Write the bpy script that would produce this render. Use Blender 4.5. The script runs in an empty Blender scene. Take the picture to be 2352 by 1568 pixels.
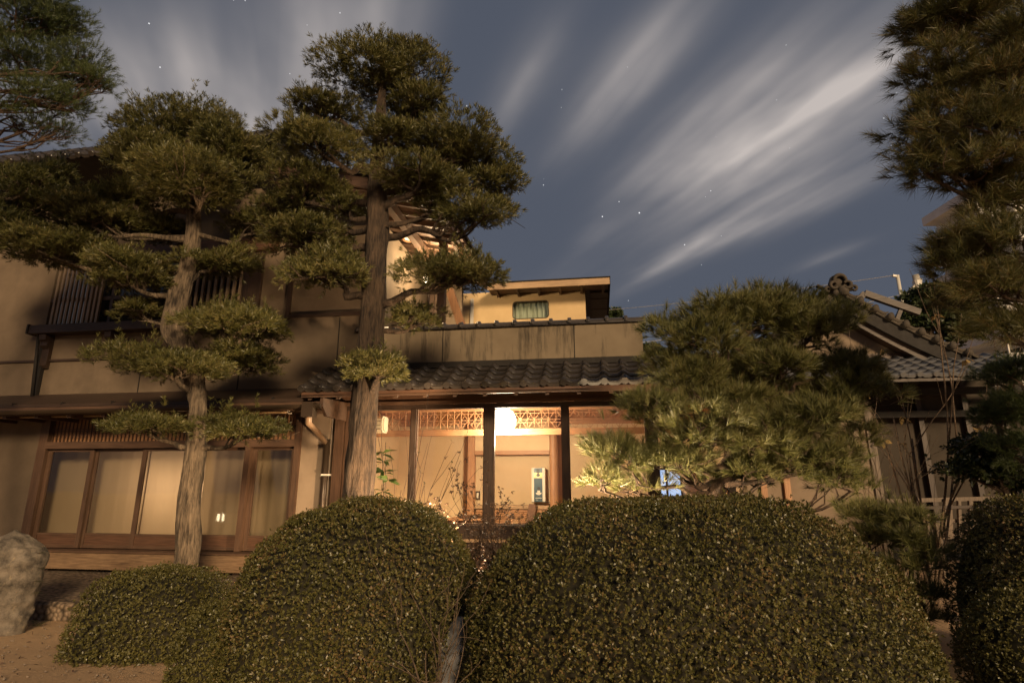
import bpy, math, random
import numpy as np
from mathutils import Vector, noise as mnoise

R = math.radians
scene = bpy.context.scene
col = scene.collection

# ------------------------------------------------------------------ camera
PITCH = R(14.0)
CAM_H = 1.6
cam_data = bpy.data.cameras.new('camera')
cam_data.lens = 20.0
cam_data.sensor_width = 36.0
cam_data.clip_end = 2000.0
cam = bpy.data.objects.new('camera', cam_data)
cam.location = (0, 0, CAM_H)
cam.rotation_euler = (R(90) + PITCH, 0, 0)
col.objects.link(cam)
scene.camera = cam

# photo pixels (in a 2352 x 1568 frame) to directions and points
F = 20.0 / 36.0 * 2352.0
CP, SP = math.cos(PITCH), math.sin(PITCH)
def ray(px, py):
    cx, cy = (px - 1176.0) / F, (784.0 - py) / F
    return Vector((cx, CP - cy * SP, SP + cy * CP))
def at_y(px, py, Y):
    d = ray(px, py)
    return Vector((0, 0, CAM_H)) + d * (Y / d.y)
def at_z(px, py, z):
    d = ray(px, py)
    return Vector((0, 0, CAM_H)) + d * ((z - CAM_H) / d.z)
YAW = R(8.5)
HO = Vector((0, 9.0, 0))
UX = Vector((math.cos(YAW), -math.sin(YAW), 0))
VX = Vector((math.sin(YAW), math.cos(YAW), 0))
def hp(px, py, v=0.0):
    """house coordinates (u, z) of a pixel on the upright plane v metres behind the facade"""
    d = ray(px, py)
    o = Vector((0, 0, CAM_H)) - HO
    t = (v - o.dot(VX)) / d.dot(VX)
    p = o + d * t
    return p.dot(UX), p.z
def hu(px, py, v=0.0): return hp(px, py, v)[0]
def hz(px, py, v=0.0): return hp(px, py, v)[1]
def hworld(u, v, z): return HO + UX * u + VX * v + Vector((0, 0, z))

# ------------------------------------------------------------------ night sky
world = bpy.data.worlds.new('World')
scene.world = world
world.use_nodes = True
wt = world.node_tree
wt.nodes.clear()
def wn(t, **kw):
    n = wt.nodes.new(t)
    for k, v in kw.items(): setattr(n, k, v)
    return n
def wmath(op, a, b=None, c=None, clamp=False):
    n = wn('ShaderNodeMath', operation=op, use_clamp=clamp)
    for i, x in enumerate((a, b, c)):
        if x is None: continue
        if isinstance(x, (int, float)): n.inputs[i].default_value = x
        else: wt.links.new(x, n.inputs[i])
    return n.outputs[0]
MOON_EL, MOON_AZ = R(18), R(158)
tc = wn('ShaderNodeTexCoord')
sep = wn('ShaderNodeSeparateXYZ'); wt.links.new(tc.outputs['Generated'], sep.inputs[0])
zc = wmath('MAXIMUM', sep.outputs[2], 0.06)
X = wmath('DIVIDE', sep.outputs[0], zc)
Y = wmath('DIVIDE', sep.outputs[1], zc)
WA = math.atan2(680 - 1176, 1347)
ws, wc = math.sin(WA), math.cos(WA)
S = wmath('ADD', wmath('MULTIPLY', X, ws), wmath('MULTIPLY', Y, wc))
T = wmath('SUBTRACT', wmath('MULTIPLY', X, wc), wmath('MULTIPLY', Y, ws))
def st(px, py):
    d = ray(px, py)
    x, y = d.x / d.z, d.y / d.z
    return x * ws + y * wc, x * wc - y * ws
comb = wn('ShaderNodeCombineXYZ')
wt.links.new(wmath('MULTIPLY', S, 0.55), comb.inputs[0]); wt.links.new(wmath('MULTIPLY', T, 4.0), comb.inputs[1])
n1 = wn('ShaderNodeTexNoise', noise_dimensions='2D'); wt.links.new(comb.outputs[0], n1.inputs['Vector'])
n1.inputs['Scale'].default_value = 2.3; n1.inputs['Detail'].default_value = 1.6; n1.inputs['Roughness'].default_value = 0.45
comb2 = wn('ShaderNodeCombineXYZ')
wt.links.new(wmath('MULTIPLY', S, 0.5), comb2.inputs[0]); wt.links.new(wmath('MULTIPLY', T, 1.1), comb2.inputs[1])
n2 = wn('ShaderNodeTexNoise', noise_dimensions='2D'); wt.links.new(comb2.outputs[0], n2.inputs['Vector'])
n2.inputs['Scale'].default_value = 1.3; n2.inputs['Detail'].default_value = 1.5
streak = wn('ShaderNodeMapRange'); wt.links.new(n1.outputs[0], streak.inputs[0])
streak.inputs[1].default_value = 0.28; streak.inputs[2].default_value = 0.72
streak.inputs[3].default_value = 0.48; streak.inputs[4].default_value = 1.0
# cloud banks: (low end px, high end px, half width across in px, brightness)
BANKS = [((1335, 330), (1575, -10), 58, .78), ((1500, 420), (1790, 50), 72, .5), ((1590, 470), (1990, 110), 135, 1.05), ((1555, 650), (1725, 400), 48, .5),
         ((1720, 560), (1960, 340), 75, .42), ((1890, 290), (2120, 30), 95, .45), ((1105, 280), (1315, 85), 44, .42), ((1350, 560), (1400, 490), 28, .14), ((1850, 620), (1950, 560), 28, .16),
         ((690, 290), (760, -80), 95, .85), ((850, 210), (930, -80), 65, .5), ((480, 340), (460, 60), 110, .62), ((310, 340), (240, 80), 95, .6), ((120, 330), (20, 120), 100, .4), ((600, 420), (590, 200), 65, .5)]
acc = None
for (a, b, hw, amp) in BANKS:
    s0, t0 = st(*a); s1, t1 = st(*b)
    sc_, tc_ = (s0 + s1) / 2, (t0 + t1) / 2
    sl = abs(s1 - s0) / 2 * 1.0 + .02
    mx, my = (a[0] + b[0]) / 2, (a[1] + b[1]) / 2
    tw = abs(st(mx + hw, my)[1] - st(mx - hw, my)[1]) / 2 * 1.2
    ds = wmath('DIVIDE', wmath('SUBTRACT', S, sc_), sl)
    dt = wmath('DIVIDE', wmath('SUBTRACT', T, tc_), tw)
    q = wmath('ADD', wmath('MULTIPLY', ds, ds), wmath('MULTIPLY', dt, dt))
    e = wmath('MULTIPLY', wmath('EXPONENT', wmath('MULTIPLY', q, -1.0)), amp)
    acc = e if acc is None else wmath('ADD', acc, e)
bg_cl = wn('ShaderNodeMapRange'); wt.links.new(n2.outputs[0], bg_cl.inputs[0])
bg_cl.inputs[1].default_value = 0.5; bg_cl.inputs[2].default_value = 0.9; bg_cl.inputs[3].default_value = 0.0; bg_cl.inputs[4].default_value = 0.10
brk = wn('ShaderNodeMapRange'); n3 = wn('ShaderNodeTexNoise', noise_dimensions='2D')
comb3 = wn('ShaderNodeCombineXYZ'); wt.links.new(wmath('MULTIPLY', S, 1.0), comb3.inputs[0]); wt.links.new(wmath('MULTIPLY', T, 2.0), comb3.inputs[1])
wt.links.new(comb3.outputs[0], n3.inputs['Vector']); n3.inputs['Scale'].default_value = 2.4; n3.inputs['Detail'].default_value = 3.0
wt.links.new(n3.outputs[0], brk.inputs[0]); brk.inputs[1].default_value = .3; brk.inputs[2].default_value = .68; brk.inputs[3].default_value = .7; brk.inputs[4].default_value = 1.2
cloud = wmath('MULTIPLY', wmath('MULTIPLY', wmath('ADD', acc, bg_cl.outputs[0]), streak.outputs[0]), brk.outputs[0], clamp=True)
hz_fade = wn('ShaderNodeMapRange'); wt.links.new(sep.outputs[2], hz_fade.inputs[0])
hz_fade.inputs[1].default_value = 0.1; hz_fade.inputs[2].default_value = 0.3
cloud = wmath('MULTIPLY', cloud, hz_fade.outputs[0])
sky = wn('ShaderNodeTexSky', sky_type='NISHITA')
sky.sun_disc = False; sky.sun_elevation = MOON_EL; sky.sun_rotation = MOON_AZ
hsv = wn('ShaderNodeHueSaturation'); wt.links.new(sky.outputs[0], hsv.inputs['Color'])
hsv.inputs['Saturation'].default_value = 0.28; hsv.inputs['Value'].default_value = 0.075
# the airglow and town light that greys the night sky
mixg = wn('ShaderNodeMix', data_type='RGBA'); mixg.inputs[0].default_value = 0.8
wt.links.new(hsv.outputs[0], mixg.inputs[6]); mixg.inputs[7].default_value = (0.56, 0.65, 0.88, 1)
mixc = wn('ShaderNodeMix', data_type='RGBA')
wt.links.new(cloud, mixc.inputs[0]); wt.links.new(mixg.outputs[2], mixc.inputs[6]); mixc.inputs[7].default_value = (3.2, 2.88, 2.72, 1)
vor = wn('ShaderNodeTexVoronoi', feature='F1'); wt.links.new(tc.outputs['Generated'], vor.inputs['Vector'])
vor.inputs['Scale'].default_value = 150.0
sepc = wn('ShaderNodeSeparateColor'); wt.links.new(vor.outputs['Color'], sepc.inputs[0])
star_r = wmath('MULTIPLY', wmath('GREATER_THAN', sepc.outputs[0], 0.984), wmath('ADD', wmath('MULTIPLY', sepc.outputs[2], .10), .08))
star = wmath('MULTIPLY', wmath('LESS_THAN', vor.outputs['Distance'], star_r), wmath('ADD', wmath('MULTIPLY', sepc.outputs[1], 6.0), 1.0))
star = wmath('MULTIPLY', star, wmath('SUBTRACT', 1.0, wmath('MULTIPLY', cloud, 1.0), clamp=True))
addst = wn('ShaderNodeMix', data_type='RGBA', blend_type='ADD'); addst.inputs[0].default_value = 1.0
wt.links.new(mixc.outputs[2], addst.inputs[6])
stc = wn('ShaderNodeCombineColor')
for i in range(3): wt.links.new(star, stc.inputs[i])
wt.links.new(stc.outputs[0], addst.inputs[7])
bg = wn('ShaderNodeBackground'); wt.links.new(addst.outputs[2], bg.inputs['Color']); bg.inputs['Strength'].default_value = 0.086
wo = wn('ShaderNodeOutputWorld'); wt.links.new(bg.outputs[0], wo.inputs['Surface'])

# moonlight
moon = bpy.data.lights.new('moon_light', 'SUN')
moon.energy = 2.0; moon.angle = R(12); moon.color = (1.0, 0.71, 0.41)
moon_o = bpy.data.objects.new('moon_light', moon)
az = MOON_AZ   # the side the light comes from: behind the camera
md = Vector((math.sin(az) * math.cos(MOON_EL), math.cos(az) * math.cos(MOON_EL), math.sin(MOON_EL)))
moon_o.rotation_euler = (-md).to_track_quat('-Z', 'Y').to_euler()
moon_o.location = (0, -5, 30)
col.objects.link(moon_o)

scene.view_settings.view_transform = 'Standard'
scene.view_settings.look = 'None'
scene.view_settings.exposure = 1.0
scene.view_settings.gamma = 1.0
scene.cycles.use_denoising = True
scene.cycles.max_bounces = 6
scene.cycles.transparent_max_bounces = 12
scene.cycles.sample_clamp_indirect = 4.0
scene.cycles.caustics_reflective = False
scene.cycles.caustics_refractive = False

# ------------------------------------------------------------------ materials
def new_mat(name):
    m = bpy.data.materials.new(name); m.use_nodes = True
    nt = m.node_tree
    return m, nt, nt.nodes['Principled BSDF']
def N(nt, t, **kw):
    n = nt.nodes.new(t)
    for k, v in kw.items(): setattr(n, k, v)
    return n
def ramp(nt, fac, stops):
    r = N(nt, 'ShaderNodeValToRGB')
    el = r.color_ramp.elements
    while len(el) < len(stops): el.new(0.5)
    for e, (p, c) in zip(el, stops): e.position = p; e.color = (*c, 1)
    nt.links.new(fac, r.inputs[0])
    return r.outputs[0]
def tex(nt, scale, stretch=(1, 1, 1), detail=6, rough=.6, kind='ShaderNodeTexNoise', coord='Object'):
    t = N(nt, 'ShaderNodeTexCoord'); mp = N(nt, 'ShaderNodeMapping')
    mp.inputs['Scale'].default_value = stretch
    nt.links.new(t.outputs[coord], mp.inputs[0])
    n = N(nt, kind); n.inputs['Scale'].default_value = scale
    if kind == 'ShaderNodeTexNoise':
        n.inputs['Detail'].default_value = detail; n.inputs['Roughness'].default_value = rough
    nt.links.new(mp.outputs[0], n.inputs['Vector'])
    return n.outputs[0]
def bump(nt, p, h, dist=.01, strength=.5):
    b = N(nt, 'ShaderNodeBump'); b.inputs['Distance'].default_value = dist; b.inputs['Strength'].default_value = strength
    nt.links.new(h, b.inputs['Height']); nt.links.new(b.outputs[0], p.inputs['Normal'])
def wood(name, c0, c1, stretch, rough=.55, scale=6):
    m, nt, p = new_mat(name)
    t = tex(nt, scale, stretch, 8, .65)
    t2 = tex(nt, 1.3, (1, 1, 1), 3)
    mx = N(nt, 'ShaderNodeMath', operation='MULTIPLY_ADD'); nt.links.new(t2, mx.inputs[0]); mx.inputs[1].default_value = .5
    nt.links.new(t, mx.inputs[2])
    c = ramp(nt, mx.outputs[0], [(.48, c0), (.95, c1)])
    nt.links.new(c, p.inputs['Base Color'])
    r = N(nt, 'ShaderNodeMapRange'); nt.links.new(t, r.inputs[0]); r.inputs[3].default_value = rough + .12; r.inputs[4].default_value = rough - .12
    nt.links.new(r.outputs[0], p.inputs['Roughness'])
    bump(nt, p, t, .004, .6)
    return m
VG, HG = (9, 9, .5), (.5, 9, 9)
M = {}
M['wood_v'] = wood('brown_timber_upright', (.040, .022, .013), (.12, .067, .040), VG)
M['wood_post'] = wood('backlit_window_post', (.026, .015, .009), (.075, .044, .027), VG)  # darker copy of the brown timber: backlit shade put into the colour
M['wood_h'] = wood('brown_timber_level', (.040, .022, .013), (.12, .067, .040), HG)
M['wood_red_h'] = wood('reddish_timber_level', (.042, .021, .012), (.125, .062, .034), HG)
M['wood_dark_v'] = wood('dark_timber_upright', (.018, .010, .006), (.055, .032, .02), VG)
M['wood_dark_h'] = wood('dark_timber_level', (.018, .010, .006), (.055, .032, .02), HG)
M['wood_pale_v'] = wood('weathered_slat', (.16, .11, .07), (.34, .25, .16), VG)
M['wood_pale_h'] = wood('pale_board', (.22, .14, .08), (.45, .30, .17), HG)
M['wood_room_v'] = wood('cypress_upright', (.26, .125, .06), (.48, .26, .13), VG)
M['wood_room_h'] = wood('cypress_level', (.26, .125, .06), (.48, .26, .13), HG)
M['grey_wood'] = wood('weathered_fence_timber', (.06, .042, .028), (.18, .125, .08), VG)
M['veranda'] = wood('weathered_veranda_edge', (.07, .04, .022), (.25, .16, .09), (.6, 9, 7))
def plaster(name, c0, c1, stain=None, sc=1.6, fine=70, streaky=False):
    m, nt, p = new_mat(name)
    t = tex(nt, sc, (1, 1, 1), 7, .62)
    c = ramp(nt, t, [(.32, c0), (.68, c1)])
    if stain:
        s = tex(nt, 2.2 if streaky else 1.1, (2.2, 1, .30) if streaky else (1, 1, .8), 9, .68 if streaky else .55)
        sr = ramp(nt, s, [(.52, (0, 0, 0)), (.66 if streaky else .80, (1, 1, 1))])
        mx = N(nt, 'ShaderNodeMix', data_type='RGBA'); nt.links.new(sr, mx.inputs[0]); nt.links.new(c, mx.inputs[6]); mx.inputs[7].default_value = (*stain, 1)
        c = mx.outputs[2]
    nt.links.new(c, p.inputs['Base Color']); p.inputs['Roughness'].default_value = .9
    f = tex(nt, fine, (1, 1, 1), 3)
    bump(nt, p, f, .003, .4)
    return m
M['plaster'] = plaster('sand_plaster', (.19, .14, .095), (.27, .205, .145))
M['plaster_old'] = plaster('stained_plaster', (.115, .084, .055), (.172, .127, .085), (.066, .048, .031))
M['parapet'] = plaster('stained_parapet_render', (.15, .115, .075), (.215, .168, .112), (.042, .033, .023), streaky=True)
M['plaster_dark'] = plaster('shaded_plaster', (.034, .026, .018), (.055, .042, .030))  # darker plaster copy: shade on the recessed wall put into the colour
M['room_wall'] = plaster('cream_room_plaster', (.55, .41, .25), (.65, .49, .31), None, .8)
M['annex'] = plaster('ochre_render', (.46, .33, .17), (.58, .42, .23), None, 1.0)
M['white_render'] = plaster('white_tower_render', (.6, .58, .54), (.75, .73, .69), None, .4)
def simple(name, c, rough=.5, metal=0, spec=.5):
    m, nt, p = new_mat(name)
    p.inputs['Base Color'].default_value = (*c, 1); p.inputs['Roughness'].default_value = rough; p.inputs['Metallic'].default_value = metal
    t = tex(nt, 9, (1, 1, 1), 5)
    r = N(nt, 'ShaderNodeMapRange'); nt.links.new(t, r.inputs[0]); r.inputs[3].default_value = max(0, rough - .12); r.inputs[4].default_value = min(1, rough + .12)
    nt.links.new(r.outputs[0], p.inputs['Roughness'])
    return m
def tile_mat():
    m, nt, p = new_mat('glazed_roof_tile')
    t = tex(nt, 5, (1, 1, 1), 6); oi = N(nt, 'ShaderNodeObjectInfo')
    ad = N(nt, 'ShaderNodeMath', operation='MULTIPLY_ADD'); nt.links.new(oi.outputs['Random'], ad.inputs[0]); ad.inputs[1].default_value = .45; nt.links.new(t, ad.inputs[2])
    c = ramp(nt, ad.outputs[0], [(.4, (.018, .016, .015)), (1.0, (.06, .05, .043))])
    nt.links.new(c, p.inputs['Base Color'])
    r = N(nt, 'ShaderNodeMapRange'); nt.links.new(t, r.inputs[0]); r.inputs[3].default_value = .15; r.inputs[4].default_value = .40
    nt.links.new(r.outputs[0], p.inputs['Roughness'])
    return m
M['tile'] = tile_mat()
M['tile_grey'] = simple('silver_grey_clay_tile', (.12, .12, .125), .3)
M['clay_ornament'] = plaster('worn_clay_ornament', (.035, .028, .021), (.085, .068, .05), None, 9)
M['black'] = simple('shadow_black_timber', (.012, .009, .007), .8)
M['gutter'] = simple('bronze_gutter_metal', (.055, .038, .025), .35, .4)
M['pipe_pale'] = simple('tan_drain_pipe', (.23, .15, .09), .4)
M['bamboo'] = wood('bamboo_pole', (.22, .14, .07), (.42, .29, .16), HG, .4)
M['cord'] = simple('white_cord', (.7, .64, .55), .8)
M['white_plastic'] = simple('cream_plastic', (.72, .66, .52), .4)
M['dark_line'] = simple('dark_joint', (.02, .016, .012), .9)
M['curtain'] = simple('grey_green_curtain', (.40, .46, .40), .9)
M['metal_white'] = simple('painted_steel', (.6, .57, .5), .4)
M['concrete'] = plaster('pole_concrete', (.33, .30, .25), (.45, .41, .34), None, 8)
M['pebble_stone'] = plaster('loose_gravel', (.16, .12, .085), (.34, .27, .20), None, 30)
M['stone'] = plaster('lantern_granite', (.20, .18, .15), (.36, .33, .28), None, 14)
def glass():
    m, nt, p = new_mat('window_glass'); nt.nodes.remove(p)
    out = nt.nodes['Material Output']
    tr = N(nt, 'ShaderNodeBsdfTransparent'); gl = N(nt, 'ShaderNodeBsdfGlossy')
    tr.inputs[0].default_value = (.93, .93, .9, 1); gl.inputs['Roughness'].default_value = .03
    lw = N(nt, 'ShaderNodeLayerWeight'); lw.inputs[0].default_value = .5
    pw = N(nt, 'ShaderNodeMath', operation='POWER'); nt.links.new(lw.outputs['Facing'], pw.inputs[0]); pw.inputs[1].default_value = 5.0
    fr = N(nt, 'ShaderNodeMath', operation='MULTIPLY_ADD'); nt.links.new(pw.outputs[0], fr.inputs[0]); fr.inputs[1].default_value = .94; fr.inputs[2].default_value = .05
    w = tex(nt, 1.1, (1, 1, 1), 1); b = N(nt, 'ShaderNodeBump'); b.inputs['Distance'].default_value = .01; b.inputs['Strength'].default_value = .12
    nt.links.new(w, b.inputs['Height']); nt.links.new(b.outputs[0], gl.inputs['Normal'])
    mx = N(nt, 'ShaderNodeMixShader')
    nt.links.new(fr.outputs[0], mx.inputs[0]); nt.links.new(tr.outputs[0], mx.inputs[1]); nt.links.new(gl.outputs[0], mx.inputs[2])
    nt.links.new(mx.outputs[0], out.inputs[0])
    return m
M['glass'] = glass()
def emit(name, c, s):
    m, nt, p = new_mat(name)
    p.inputs['Base Color'].default_value = (*c, 1)
    p.inputs['Emission Color'].default_value = (*c, 1); p.inputs['Emission Strength'].default_value = s
    return m
M['lamp_white'] = emit('lit_lamp_globe', (1.0, .93, .82), 7.0)
M['lamp_warm'] = emit('lit_warm_globe', (1.0, .80, .50), 9.0)
M['lamp_paper'] = emit('lit_paper_shade', (1.0, .84, .55), .55)
M['lamp_garden'] = emit('lit_garden_lens', (1.0, .72, .42), 8.0)
M['screen_blue'] = emit('lit_screen', (.35, .52, .9), .55)
def leaf(name, cols, rough=.45, trans=.25, spec=.5):
    m, nt, p = new_mat(name)
    g = N(nt, 'ShaderNodeNewGeometry')
    t = tex(nt, 2.5, (1, 1, 1), 3)
    ad = N(nt, 'ShaderNodeMath', operation='MULTIPLY_ADD'); nt.links.new(g.outputs['Random Per Island'], ad.inputs[0]); ad.inputs[1].default_value = .7
    sb = N(nt, 'ShaderNodeMath', operation='MULTIPLY_ADD'); nt.links.new(t, sb.inputs[0]); sb.inputs[1].default_value = 1.1; sb.inputs[2].default_value = -.37
    nt.links.new(sb.outputs[0], ad.inputs[2])
    c = ramp(nt, ad.outputs[0], [(i / (len(cols) - 1), x) for i, x in enumerate(cols)])
    nt.links.new(c, p.inputs['Base Color']); p.inputs['Roughness'].default_value = rough
    p.inputs['Specular IOR Level'].default_value = spec
    out = nt.nodes['Material Output']
    tl = N(nt, 'ShaderNodeBsdfTranslucent'); nt.links.new(c, tl.inputs[0])
    mx = N(nt, 'ShaderNodeMixShader'); mx.inputs[0].default_value = trans
    nt.links.new(p.outputs[0], mx.inputs[1]); nt.links.new(tl.outputs[0], mx.inputs[2]); nt.links.new(mx.outputs[0], out.inputs[0])
    return m
M['maki'] = leaf('yew_pine_leaf', [(.039, .044, .013), (.083, .085, .023), (.132, .127, .037), (.196, .161, .063)])
M['maki_pale'] = leaf('pale_yew_pine_leaf', [(.04, .045, .015), (.08, .085, .026), (.13, .12, .04)])
M['needle'] = leaf('pine_needle', [(.055, .061, .018), (.110, .118, .035), (.179, .177, .058), (.234, .191, .079)], .5)
M['needle_old'] = leaf('pine_needle_browning', [(.040, .046, .013), (.075, .080, .022), (.119, .109, .033), (.188, .121, .046)], .5)
M['needle_green'] = leaf('fresh_pine_needle', [(.031, .046, .014), (.061, .086, .024), (.099, .121, .037)], .5)
M['box'] = leaf('azalea_leaf', [(.039, .038, .010), (.081, .078, .020), (.134, .122, .034), (.186, .110, .049)], .42, .15)
M['box_bright'] = leaf('light_azalea_leaf', [(.050, .048, .014), (.103, .095, .025), (.169, .148, .047)], .42, .15)
M['shrub_pink'] = leaf('reddish_shrub_leaf', [(.06, .035, .022), (.11, .068, .042), (.16, .105, .07)], .5)
M['big_leaf'] = leaf('broad_glossy_leaf', [(.03, .05, .014), (.055, .085, .025)], .3)
M['dark_leaf'] = leaf('dark_evergreen_leaf', [(.012, .018, .007), (.03, .04, .014), (.05, .06, .02)], .35)
M['far_leaf'] = leaf('distant_tree_leaf', [(.03, .045, .015), (.06, .08, .025)], .5)
M['dry_leaf'] = leaf('yellow_dry_leaf', [(.30, .20, .07), (.42, .30, .12)], .6)
M['fern'] = leaf('fern_frond', [(.05, .06, .02), (.10, .10, .04)], .5)
M['bush_core'] = plaster('twig_shade_core', (.014, .012, .005), (.026, .022, .009), None, 20)  # near-black twig colour carries the deep shade between the leaves
def bark(name, c0, c1, sc=10, st=(3, 3, .45)):
    m, nt, p = new_mat(name)
    t = tex(nt, sc, st, 9, .7); t2 = tex(nt, 3, (1, 1, 1), 4)
    ad = N(nt, 'ShaderNodeMath', operation='MULTIPLY_ADD'); nt.links.new(t2, ad.inputs[0]); ad.inputs[1].default_value = .5; nt.links.new(t, ad.inputs[2])
    nt.links.new(ramp(nt, ad.outputs[0], [(.58, c0), (.90, c1)]), p.inputs['Base Color']); p.inputs['Roughness'].default_value = .85
    bump(nt, p, t, .09, 1.0)
    return m
M['bark'] = bark('shaggy_bark', (.028, .019, .012), (.30, .225, .15))
M['bark_dark'] = bark('dark_furrowed_bark', (.016, .010, .007), (.115, .076, .047))
M['pine_bark'] = bark('pine_limb_bark', (.03, .018, .011), (.13, .08, .05), 14, (1, 1, 1))
M['twig'] = bark('bare_twig', (.022, .014, .009), (.07, .042, .028), 20, (1, 1, 1))
M['twig_pale'] = bark('pale_bare_twig', (.12, .08, .05), (.30, .21, .14), 20, (1, 1, 1))
def rock_mat():
    m, nt, p = new_mat('lichened_rock')
    t = tex(nt, 7, (1, 1, 1), 9, .68); l = tex(nt, 19, (1, 1, .6), 8, .7)
    c = ramp(nt, t, [(.34, (.035, .028, .021)), (.62, (.23, .19, .145))])
    lr = ramp(nt, l, [(.58, (0, 0, 0)), (.70, (.8, .8, .8))])
    mx = N(nt, 'ShaderNodeMix', data_type='RGBA'); nt.links.new(lr, mx.inputs[0]); nt.links.new(c, mx.inputs[6]); mx.inputs[7].default_value = (.34, .265, .165, 1)
    nt.links.new(mx.outputs[2], p.inputs['Base Color']); p.inputs['Roughness'].default_value = .85
    bump(nt, p, t, .04, .8)
    return m
M['rock'] = rock_mat()
M['rock_grey'] = plaster('grey_boulder', (.10, .10, .10), (.26, .26, .27), None, 6, 25)
def sand():
    m, nt, p = new_mat('raked_sand')
    t = tex(nt, 1.4, (1, 1, 1), 8, .6); f = tex(nt, 60, (1, 1, 1), 8, .75); d = tex(nt, 9, (1, 2.4, 1), 6, .7)
    c = ramp(nt, t, [(.3, (.37, .24, .13)), (.7, (.50, .335, .19))])
    dr = ramp(nt, d, [(.60, (1, 1, 1)), (.70, (.45, .40, .36))])
    mx = N(nt, 'ShaderNodeMix', data_type='RGBA', blend_type='MULTIPLY'); mx.inputs[0].default_value = 1
    nt.links.new(c, mx.inputs[6]); nt.links.new(dr, mx.inputs[7])
    nt.links.new(mx.outputs[2], p.inputs['Base Color']); p.inputs['Roughness'].default_value = .95
    ad = N(nt, 'ShaderNodeMath', operation='MULTIPLY_ADD'); nt.links.new(d, ad.inputs[0]); ad.inputs[1].default_value = 1.5; nt.links.new(f, ad.inputs[2])
    bump(nt, p, ad.outputs[0], .02, .7)
    return m
M['sand'] = sand()
def pebble():
    m, nt, p = new_mat('exposed_pebble_concrete')
    v = N(nt, 'ShaderNodeTexVoronoi'); t = N(nt, 'ShaderNodeTexCoord'); nt.links.new(t.outputs['Object'], v.inputs['Vector']); v.inputs['Scale'].default_value = 17
    nt.links.new(ramp(nt, v.outputs['Distance'], [(.2, (.27, .195, .13)), (.75, (.05, .035, .022))]), p.inputs['Base Color'])
    p.inputs['Roughness'].default_value = .8
    iv = N(nt, 'ShaderNodeMath', operation='SUBTRACT'); iv.inputs[0].default_value = 1; nt.links.new(v.outputs['Distance'], iv.inputs[1])
    bump(nt, p, iv.outputs[0], .03, 1)
    return m
M['pebble'] = pebble()

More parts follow.
